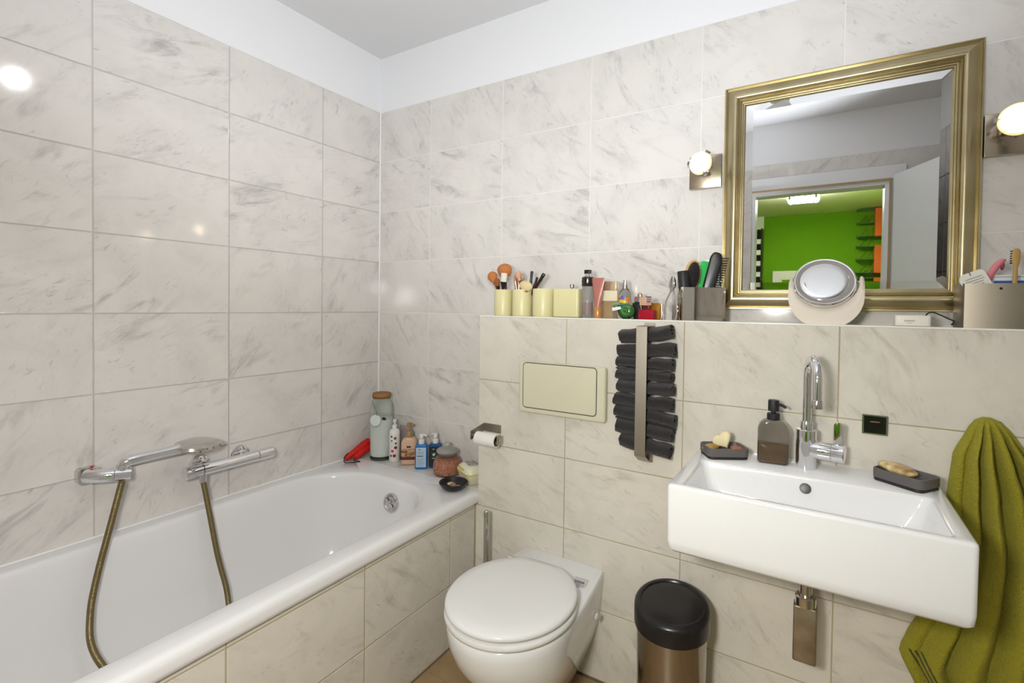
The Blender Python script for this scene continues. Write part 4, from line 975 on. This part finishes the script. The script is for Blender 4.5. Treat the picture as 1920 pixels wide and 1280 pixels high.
# crescent as quads between outer and inner boundary
NO = 60
def resample(P, n):
    d = [0]
    for i in range(1, len(P)): d.append(d[-1]+(Vector(P[i])-Vector(P[i-1])).length)
    res = []
    for k_ in range(n+1):
        t = d[-1]*k_/n; i = 1
        while i < len(d)-1 and d[i] < t: i += 1
        u = (t-d[i-1])/max(1e-9, d[i]-d[i-1]); a, b_ = P[i-1], P[i]; res.append((a[0]+(b_[0]-a[0])*u, a[1]+(b_[1]-a[1])*u))
    return res
oo = resample([(-.084, .132)]+out[:-1]+[(.084, .134)], NO); ii_ = resample([(-.0800, .128)]+inn[::-1]+[(.0800, .130)], NO)
secs = []
for (ox, oz), (nx, nz_) in zip(oo, ii_):
    def yf(z): return -.016-.030*max(0, min(1, (.10-z)/.10))**1.1
    def yb(z): return .014+.018*max(0, min(1, (.10-z)/.10))
    mxx, mzz = (ox+nx)/2, (oz+nz_)/2
    secs.append([(ox, yf(oz)+.004, oz), (ox*.98+nx*.02, yf(oz)+.0005, oz*.98+nz_*.02), (mxx, yf(mzz)-.003, mzz), (nx*.96+ox*.04, yf(nz_)+.001, nz_*.96+oz*.04), (nx, yf(nz_)+.005, nz_), (nx, yb(nz_)-.003, nz_), (mxx, yb(mzz)+.002, mzz), (ox, yb(oz)-.003, oz)])
MB().loft(secs).build('stand', mat('cream_white_plastic', (.80, .72, .62), .25, coat=.2), cm, smooth=55)
cq = Matrix.Translation((-.003, -.006, .1165)) @ track((.04, -.86, .47)).to_matrix().to_4x4()
hd_ = MB().lathe([(.040, -.018), (.070, -.013), (.0765, -.006), (.0780, .000), (.0770, .006), (.0735, .009), (.0705, .0085), (.0700, .0055), (.0, .0055)], 64).xf(cq).build('chrome_ring', CHROME, cm, smooth=50)
MB().lathe([(.0703, .0056), (.0700, .0072), (.0600, .0062), (.0590, .0056)], 64).xf(cq).build('light_ring', mat('frosted_grey', (.30, .275, .26), .35), cm, smooth=50)
MB().lathe([(.0600, .0060), (.0590, .0066), (.045, .0074), (.03, .0080), (.015, .00835), (0, .0085)], 64, cap0=False).xf(cq).build('mirror_disc', MIRROR, cm, smooth=60)
for sx in (-1, 1):
    MB().tube([(sx*.077, -.004, .116), (sx*.083, -.004, .118)], .004, 10).build('pivot_pin', CHROME_D, cm)
    MB().lathe([(.0018, 0), (.0018, .001), (0, .001)], 10).xf(Matrix.Translation((sx*.0870, -.0155, .098)) @ track((0, -1, 0)).to_matrix().to_4x4()).build('screw_hole', BLACK_M, cm)

# white plastic button/remote with cable
pk = thing('smart_button', 'small white plastic wireless device with grey lettering on the ledge', 'device', (2.119, -.140, LZ))
MB().prism(rrect(-.0375, .0375, -.020, .020, .008, 4), .001, .029, .003).build('case', mat('cream_device', (.82, .78, .70), .35), pk, smooth=45)
MB().prism(rrect(-.033, .033, -.017, .017, .007, 4), 0, .002).build('foot', BLACK_M, pk, smooth=45)
PG = mat('print_dark_grey', (.16, .15, .14), .5)
text_part('lettering', 'amazon', .0072, PG, pk, Matrix.Translation((-.007, -.0203, .0155)) @ Matrix.Rotation(R(90), 4, 'X'))
MB().tube(spline([(-.0135, -.0202, .0100), (-.008, -.0202, .0088), (-.0015, -.0202, .0098)], 5), .00035, 5).build('smile_mark', PG, pk)
cab = MB().tube(spline([(2.148, -.1185, LZ+.022), (2.155, -.108, LZ+.034), (2.166, -.104, LZ+.0375), (2.180, -.102, LZ+.032), (2.196, -.10, LZ+.023), (2.210, -.098, LZ+.016), (2.2115, -.090, LZ+.0145), (2.2125, -.070, LZ+.008), (2.217, -.045, LZ+.005), (2.26, -.030, LZ+.004)], 8), .0017, 8).build('power_cable', BLACK_M)
tag(cab, 'thin black cable curving from the white device behind the right steel box', 'cable')

# brushed steel box on the right
sb2 = steel_box('brushed steel box with toothbrushes at the right edge of the ledge', (2.2155, -.168, LZ), 0, .225, .115, .109, mat('dark_brushed_steel', (.27, .235, .19), .42, metal=1, var=.4, vscale=12, bump=.03, bscale=40, aniso=(1, 40, 40)))
em = MB()
for a in (0, 60, 120): em.xf(Matrix()); em.add([(.066+.0032*math.cos(R(a))+.001*math.sin(R(a)), -.0004, .0965+.0032*math.sin(R(a))-.001*math.cos(R(a))), (.066+.0032*math.cos(R(a))-.001*math.sin(R(a)), -.0004, .0965+.0032*math.sin(R(a))+.001*math.cos(R(a))), (.066-.0032*math.cos(R(a))-.001*math.sin(R(a)), -.0004, .0965-.0032*math.sin(R(a))+.001*math.cos(R(a))), (.066-.0032*math.cos(R(a))+.001*math.sin(R(a)), -.0004, .0965-.0032*math.sin(R(a))-.001*math.cos(R(a)))], [(0, 1, 2, 3)])
em.build('emblem', BLACK_M, sb2, smooth=0)
ct = thing('product_tag', 'white printed swing tag sticking out of the right steel box', 'tag', (2.287, -.150, LZ+.012), (R(-3), R(-24), R(4)))
MB().prism(rpoly([(-.014, 0), (.030, 0), (.024, .132), (.018, .138), (-.022, .138), (-.030, .126)], .006, 4), -.0006, .0006).xf(XZ).build('card', mat('white_card', (.82, .80, .72), .6), ct, smooth=30)
pl = MB(); 
for i, (a, b_) in enumerate(((-.018, .016), (-.020, .018), (-.014, .014), (-.020, .012), (-.012, .014))): pl.box(a, b_, -.0011, -.0007, .122-i*.0062, .1232-i*.0062)
pl.box(-.005, -.003, -.0012, -.0007, .130, .139)
pl.build('print', PG, ct, smooth=0)
pkh = thing('pink_razor', 'pink plastic razor handle leaning right in the right steel box', 'razor', (2.255, -.105, LZ+.008), (0, R(9), 0))
MB().loft([[(cx_+rx*math.cos(2*PI*j/16), ry*math.sin(2*PI*j/16), z) for j in range(16)] for z, cx_, rx, ry in ((0, 0, .005, .004), (.05, 0, .006, .005), (.10, -.001, .0065, .005), (.125, .0, .0075, .0055), (.145, .006, .0085, .006), (.158, .012, .0085, .0055), (.166, .017, .006, .004), (.169, .0195, .002, .002))]).build('handle', mat('pink_plastic', (.72, .22, .27), .35), pkh, smooth=60)
MB().ell((.019, 0, .150), (.004, .005, .010), 12, 8).build('dark_inset', mat('dark_pink', (.30, .05, .08), .4), pkh)
bxx = thing('toothpaste_box', 'white and blue cardboard box inside the right steel box', 'box', (2.318, -.078, LZ+.004))
MB().prism(rrect(-.032, .032, -.012, .012, .002, 2), 0, .129, .001).build('carton', mat('carton_white', (.8, .82, .85), .4), bxx, smooth=30)
MB().box(-.0322, .0322, -.0126, -.0118, .10, .1145).build('blue_band', mat('blue_band', (.03, .10, .42), .4), bxx, smooth=0)
MB().box(-.0322, .0322, -.0126, -.0118, .1235, .1245).build('grey_line', PG, bxx, smooth=0)
def toothbrush(label, loc, rot, hm, bmt):
    t = thing('toothbrush', label, 'toothbrush', loc, rot, 'toothbrushes in the right steel box')
    MB().loft([[(rx*math.cos(2*PI*j/16), ry*math.sin(2*PI*j/16), z) for j in range(16)] for z, rx, ry in ((0, .004, .003), (.04, .006, .004), (.11, .005, .004), (.14, .0042, .0032), (.150, .0065, .003), (.165, .0088, .003), (.180, .0080, .003), (.186, .006, .0025), (.188, .002, .001))]).build('handle', hm, t, smooth=60)
    k_ = MB()
    for i in range(3):
        for j in range(6): k_.tube([(-.0045+i*.0045, .003, .153+j*.0058), (-.0045+i*.0045, .013, .153+j*.0058)], .0017, 6)
    k_.build('bristles', bmt, t)
BAMB = mat('bamboo', (.52, .33, .10), .5, var=.4, vscale=30)
toothbrush('bamboo toothbrush standing upright in the right steel box', (2.312, -.132, LZ+.006), (0, R(1), R(12)), BAMB, BLACK_M)
toothbrush('bamboo toothbrush with teal bristles at the right edge of the picture', (2.362, -.118, LZ+.006), (0, R(-8), R(180)), mat('dark_bamboo', (.22, .10, .03), .5), mat('teal_bristle', (.02, .30, .36), .6))

# ------------------------------------------------------------------ things on the bath shelf
SZ = TZ-.001
j = thing('storage_jar', 'tall green-tinted glass jar with a cork lid in the corner', 'jar', (.1205, -.090, SZ))
lathe_part([(.047, 0), (.0505, .003), (.0520, .010), (.0520, .248), (.050, .262), (.044, .274), (.040, .280), (.040, .288), (.0430, .291), (.0430, .296)], 'glass_body', mat('green_tint_glass', (.88, .95, .92), .03, trans=1, ior=1.14), j, 48)
lathe_part([(.045, .014), (.0485, .018), (.0485, .185), (.047, .192), (.02, .194), (0, .193)], 'white_content', mat('bath_powder', (.88, .87, .84), .7), j, 40)
lathe_part([(.038, .290), (.043, .297), (.0445, .299), (.0450, .302), (.0425, .312), (.041, .314), (0, .315)], 'cork_lid', mat('cork', (.36, .17, .06), .85, var=.8, vscale=60, bump=.4, bscale=120), j, 40)
MB().lathe([(.0515, 0), (.0530, .004), (.0533, .009), (.0520, .011)], 40).build('dark_foot', mat('dark_green_glass', (.03, .06, .05), .08), j)
tg = MB().torus((0, 0, 0), .0255, .0025, 40, 8).lathe([(.0255, -.001), (.0255, .001)], 40)
tg.xf(Matrix.Translation((.016, -.0525, .192)) @ track((.35, -1, .05)).to_matrix().to_4x4()).build('round_tag', mat('pale_tag', (.66, .72, .68), .3), j)
MB().torus((0, 0, 0), .0275, .0014, 40, 6).xf(Matrix.Translation((.0155, -.0520, .1915)) @ track((.35, -1, .05)).to_matrix().to_4x4()).build('dark_rim', BLACK_M, j)
MB().tube(spline([(-.02, -.039, .280), (-.002, -.053, .268), (.018, -.0535, .245), (.026, -.0530, .216)], 6), .0018, 6).build('string', mat('string_green', (.18, .22, .14), .8), j)
MB().ell((.045, -.027, .199), (.014, .005, .007), 14, 8).build('scoop', BLACK_M, j)

def pump(t, z, m, r_=.008, nl=.028, ang=-30, hh=.03, neckm=None):
    lathe_part([(r_*1.25, z), (r_*1.3, z+.002), (r_*1.3, z+.018), (r_*1.1, z+.020), (r_*.45, z+.020), (r_*.45, z+.020+hh*.3), (r_*.95, z+.020+hh*.3), (r_*.95, z+.020+hh*.75), (r_*.8, z+.020+hh*.8), (0, z+.020+hh*.8)], 'pump', m, t, 20)
    a = R(ang); c_, s_ = math.cos(a), math.sin(a); zt = z+.020+hh*.62
    MB().tube([(0, 0, zt), (nl*.6*c_, nl*.6*s_, zt+.002), (nl*c_, nl*s_, zt-.003)], [r_*.5, r_*.42, r_*.34], 10).build('nozzle', m, t)
lo = thing('lotion_bottle', 'white lotion pump bottle with dark red flower print', 'bottle', (.206, -.088, SZ))
lathe_part([(.023, 0), (.0250, .003), (.0250, .132), (.0240, .142), (.018, .150), (.012, .153)], 'bottle', WHITE_P, lo, 32)
pump(lo, .152, WHITE_P, .0085, .02, -60)
FR_ = mat('dark_red_print', (.22, .015, .025), .5); FD = mat('dark_green_print', (.06, .07, .04), .5)
def on_cyl(r_, a, z, pts):
    return [((r_+.0004)*math.sin(a+x/r_), -(r_+.0004)*math.cos(a+x/r_), z+y) for x, y in pts]
def disc_(rad, n=10, k=0, sp=0): return [(rad*(1+(sp*(i % 2)))*math.cos(2*PI*i/n+k), rad*(1+(sp*(i % 2)))*math.sin(2*PI*i/n+k)) for i in range(n)]
A0 = R(42)
for z, da, rad, m_, sp_ in ((.112, .18, .010, FR_, -.55), (.068, .28, .0075, FR_, 0), (.030, .05, .0085, FR_, -.2), (.088, .3, .006, FD, -.3), (.030, -.6, .006, FD, -.2), (.120, -.5, .006, FD, -.3), (.100, -.45, .004, FD, 0)):
    P_ = on_cyl(.0250, A0+da, z, disc_(rad, 16 if sp_ else 12, 0, sp_))
    c0_ = on_cyl(.0251, A0+da, z, [(0, 0)])[0]
    MB().add(P_+[c0_], [(i, (i+1) % len(P_), len(P_)) for i in range(len(P_))]).build('flower_print', m_, lo, smooth=0)
MB().add(on_cyl(.0250, A0-.25, .052, [(-.010, -.006), (0, -.006), (.004, -.006), (.004, .006), (0, .006), (-.010, .006)]), [(0, 1, 4, 5), (1, 2, 3, 4)]).build('red_label', mat('red_label', (.55, .01, .05), .4), lo, smooth=0)
ln = MB()
for i in range(5): ln.add(on_cyl(.0250, A0-.35, .066+.007*i, [(-.006, 0), (.006-.002*(i % 2), 0), (.006-.002*(i % 2), .0014), (-.006, .0014)]), [(0, 1, 2, 3)])
ln.build('small_print', PG, lo, smooth=0)
tu = thing('cream_tube', 'silvery lilac cosmetic tube standing behind the peach bottle', 'tube', (.222, -.040, SZ))
MB().loft([[((.018+(.030-.018)*t)*math.cos(2*PI*q/28), (.018*(1-t)+.002*t)*math.sin(2*PI*q/28), .02+t*.140) for q in range(28)] for t in [i/7 for i in range(8)]]).build('tube_body', mat('silver_lilac', (.50, .44, .42), .25, metal=.6), tu, smooth=60)
MB().box(-.0305, .0305, -.0025, .0025, .158, .168).build('crimped_end', mat('silver_crimp', (.75, .72, .70), .25, metal=.8), tu, smooth=0)
lathe_part([(.0185, 0), (.019, .002), (.019, .020)], 'cap', mat('dark_plum', (.05, .02, .03), .3), tu, 24)
pe = thing('hand_soap', 'peach hand soap bottle with a tan pump and floral label', 'bottle', (.298, -.085, SZ), (0, 0, R(38)))
PEA = mat('peach_plastic', (.66, .42, .28), .3)
MB().prism(bottle_outline(.070, .128, .030, .008), -.023, .023, .011, 4).xf(XZ).build('bottle', PEA, pe, smooth=50)
TANP = mat('tan_plastic', (.33, .20, .09), .35)
lathe_part([(.0150, .127), (.0165, .129), (.0160, .150), (.013, .155), (.005, .156), (.005, .175)], 'collar', TANP, pe, 24)
lathe_part([(.0105, .174), (.0110, .176), (.0105, .192), (0, .193)], 'pump_head', TANP, pe, 20)
MB().tube([(0, 0, .186), (.016, -.010, .187), (.022, -.014, .182)], [.0055, .005, .004], 10).build('nozzle', TANP, pe)
lab = MB().prism(rrect(-.0340, .0340, .028, .070, .003, 3), .0175, .0236).xf(XZ).build('dark_label', mat('label_floral', (.15, .035, .02), .4, var=1, vscale=70, col2=(.75, .50, .25)), pe, smooth=30)
MB().prism(rrect(-.0341, .0341, .026, .040, .002, 3), .0190, .0239).xf(XZ).build('label_band', mat('label_maroon', (.13, .015, .012), .4), lab, smooth=30)
MB().prism(rrect(-.010, .010, .082, .089, .002, 3), .0225, .0237).xf(XZ).build('emblem', DKBROWN, lab, smooth=30)
MB().prism(rrect(-.028, .028, .0735, .0755, .0005, 2), .0225, .0237).xf(XZ).build('small_print', DKBROWN, lab, smooth=30)
BLUEP = mat('blue_plastic', (.012, .15, .42), .25)
bl = thing('blue_pump_bottle', 'blue pump bottle with a pale label and white pump', 'bottle', (.386, -.098, SZ), (0, 0, R(36)), 'blue pump bottles on the bath shelf')
MB().prism(bottle_outline(.054, .112, .012, .004), -.018, .018, .006, 3).xf(XZ).build('bottle', BLUEP, bl, smooth=45)
pump(bl, .111, WHITE_P, .0105, .024, -12, .03)
lb_ = MB().prism(rrect(-.022, .022, .010, .098, .001, 2), .0175, .0184).xf(XZ).build('label', mat('pale_blue_label', (.42, .55, .70), .4), bl, smooth=0)
ln = MB().box(-.012, -.002, -.0189, -.0184, .086, .090).box(-.018, .010, -.0189, -.0184, .057, .062)
for i in range(6): ln.box(-.018, .016-.004*(i % 3), -.0188, -.0184, .047-.006*i, .0482-.006*i)
for i in range(3): ln.box(-.018, .012, -.0188, -.0184, .068+.005*i, .0690+.005*i)
ln.build('print', PG, lb_, smooth=0)
bl = thing('blue_pump_bottle', 'dark blue pump bottle with a black label and white leaf mark', 'bottle', (.430, -.054, SZ), (0, 0, R(30)), 'blue pump bottles on the bath shelf')
MB().prism(bottle_outline(.056, .112, .012, .004), -.018, .018, .006, 3).xf(XZ).build('bottle', mat('dark_blue_plastic', (.006, .07, .22), .25), bl, smooth=45)
pump(bl, .111, WHITE_P, .0105, .024, 150, .03)
lb_ = MB().prism(rrect(-.026, .026, .010, .098, .001, 2), .0175, .0184).xf(XZ).build('label', mat('black_label', (.010, .016, .020), .4), bl, smooth=0)
MB().prism([(-.010, .062), (-.004, .054), (.002, .062), (.006, .072), (.000, .066), (-.004, .074), (-.006, .064), (-.012, .070)], .0182, .0189).xf(XZ).build('leaf_mark', mat('pale_leaf', (.55, .62, .45), .5), lb_, smooth=0)
MB().box(-.012, .014, -.0189, -.0183, .045, .048).box(-.010, .0, -.0189, -.0183, .086, .089).build('print', mat('pale_print', (.4, .5, .5), .5), lb_, smooth=0)

sj = thing('salt_jar', 'round ribbed glass jar of pink bath salt with a glass lid', 'jar', (.530, -.090, SZ))
lathe_part([(.052, 0), (.056, .004), (.060, .020), (.0615, .034), (.059, .054), (.051, .072), (.042, .084), (.040, .090), (.043, .095)], 'glass_body', mat('ribbed_glass', (.95, .94, .92), .03, trans=1, ior=1.28), sj, 96, rip=(24, .014), smooth=70)
lathe_part([(.050, .006), (.054, .012), (.0580, .028), (.0575, .044), (.053, .058), (.048, .064), (.02, .068), (0, .067)], 'pink_salt', mat('pink_salt', (.78, .36, .24), .6, var=1, vscale=110, col2=(.45, .15, .08), bump=.8, bscale=260), sj, 96, rip=(24, .022), smooth=70)
lathe_part([(.040, .095), (.047, .097), (.0485, .102), (.047, .107), (.038, .113), (.025, .117), (.011, .119), (.008, .122), (.013, .127), (.014, .132), (.010, .138), (0, .140)], 'glass_lid', mat('grey_lid_glass', (.70, .68, .62), .06, trans=.55, ior=1.3), sj, 48, smooth=60)
wp = thing('wipes_tub', 'yellow and cream wet wipes tub at the end of the shelf', 'tub', (.672, -.100, SZ), (0, 0, R(-30)))
WY = mat('wipes_cream', (.74, .70, .50), .35)
MB().loft([[(x, y, z) for x, y in rrect(-a, a, -b_, b_, .022, 5)] for z, a, b_ in ((0, .052, .036), (.004, .056, .040), (.034, .062, .045), (.042, .064, .047))]).build('tub_body', WY, wp, smooth=50)
MB().loft([[(x, y, z) for x, y in rrect(-a, a, -b_, b_, .026, 5)] for z, a, b_ in ((.042, .0655, .0485), (.049, .0655, .0485), (.062, .059, .043), (.070, .049, .034), (.073, .040, .027))]).build('lid', mat('wipes_pale', (.80, .76, .58), .3), wp, smooth=50)
MB().loft([[(x, y, z) for x, y in rrect(-a, a, -b_, b_, .025, 5)] for z, a, b_ in ((.0425, .0660, .0490), (.0465, .0660, .0490))]).build('yellow_band', mat('yellow_print', (.74, .52, .04), .4), wp, smooth=50)
st = MB()
for i in range(13):
    x = -.040+.005*i; zz_ = .057+.00035*abs(i-6)**1.6*.35; st.box(x*.9, x*.9+.0048, -.0478, -.042, zz_-.0025, zz_+.0025)
st.build('yellow_smile', MATS['yellow_print'], wp, smooth=0)
lab = MB().prism(rrect(-.034, .034, -.022, .022, .008, 4), .0722, .0740).build('top_label', mat('wipes_label', (.72, .70, .60), .5, var=1, vscale=45, col2=(.10, .10, .09)), wp, smooth=0)
bo = thing('black_bowl', 'small black round bowl on the corner of the bathtub rim', 'bowl', (.672, -.222, TZ+.001))
lathe_part([(.030, 0), (.034, .001), (.046, .010), (.055, .022), (.0575, .030), (.0560, .0315), (.0535, .030), (.050, .020), (.040, .009), (.028, .006), (0, .0055)], 'bowl_shell', BLACK, bo, 44, smooth=50)
for lb, p_, r_, m_ in (('pale cream pebble-like soap piece in the black bowl', (.655, -.212, .5605), (.019, .012, .0065), mat('pebble_cream', (.66, .58, .40), .6, var=.6, vscale=60)), ('brown rounded soap piece in the middle of the black bowl', (.676, -.226, .5635), (.014, .012, .0105), mat('pebble_brown', (.36, .17, .05), .4, var=.8, vscale=60)), ('small grey soap sliver at the right in the black bowl', (.696, -.218, .561), (.012, .008, .005), mat('pebble_grey', (.30, .28, .24), .4))):
    o = MB().ell((0, 0, 0), r_, 18, 10).build('soap_piece', m_, loc=p_, rot=(0, 0, R(20))); tag(o, lb, 'soap')
rd = thing('red_pouch', 'bright red soft strap bundle with a black cord leaning in the corner', 'strap', (.045, -.165, SZ))
REDF = mat('red_fabric', (.62, .012, .006), .55, bump=.3, bscale=90)
def blob(path, rads, nm, m_, sq_=.55):
    b_ = MB().tube(spline(path, 6), [r_ for r_ in resample1(rads, (len(path)-1)*6)], 16); return b_.build(nm, m_, rd, smooth=70)
def resample1(v_, n): 
    res = []
    for i in range(n+1):
        t = i/n*(len(v_)-1); k_ = min(int(t), len(v_)-2); res.append(v_[k_]+(v_[k_+1]-v_[k_])*(t-k_))
    return res
blob([(-.012, -.062, .012), (-.014, -.040, .022), (-.012, .0, .038), (-.012, .045, .055), (-.010, .075, .066)], [.008, .013, .016, .020, .018], 'long_lobe', REDF)
blob([(.012, -.030, .014), (.008, -.005, .022), (.004, .030, .032), (.002, .065, .040)], [.010, .015, .016, .015], 'short_lobe', REDF)
MB().ell((-.006, .070, .062), (.014, .022, .016), 16, 10).build('black_insert', BLACK_M, rd)
MB().tube(spline([(-.018, -.045, .036), (-.010, -.072, .022), (.004, -.078, .0032), (.022, -.060, .0032), (.036, -.050, .0032), (.048, -.032, .0032), (.040, -.028, .0035), (.022, -.038, .006), (.014, -.034, .012)], 6), .0022, 8).build('cord', BLACK_M, rd)
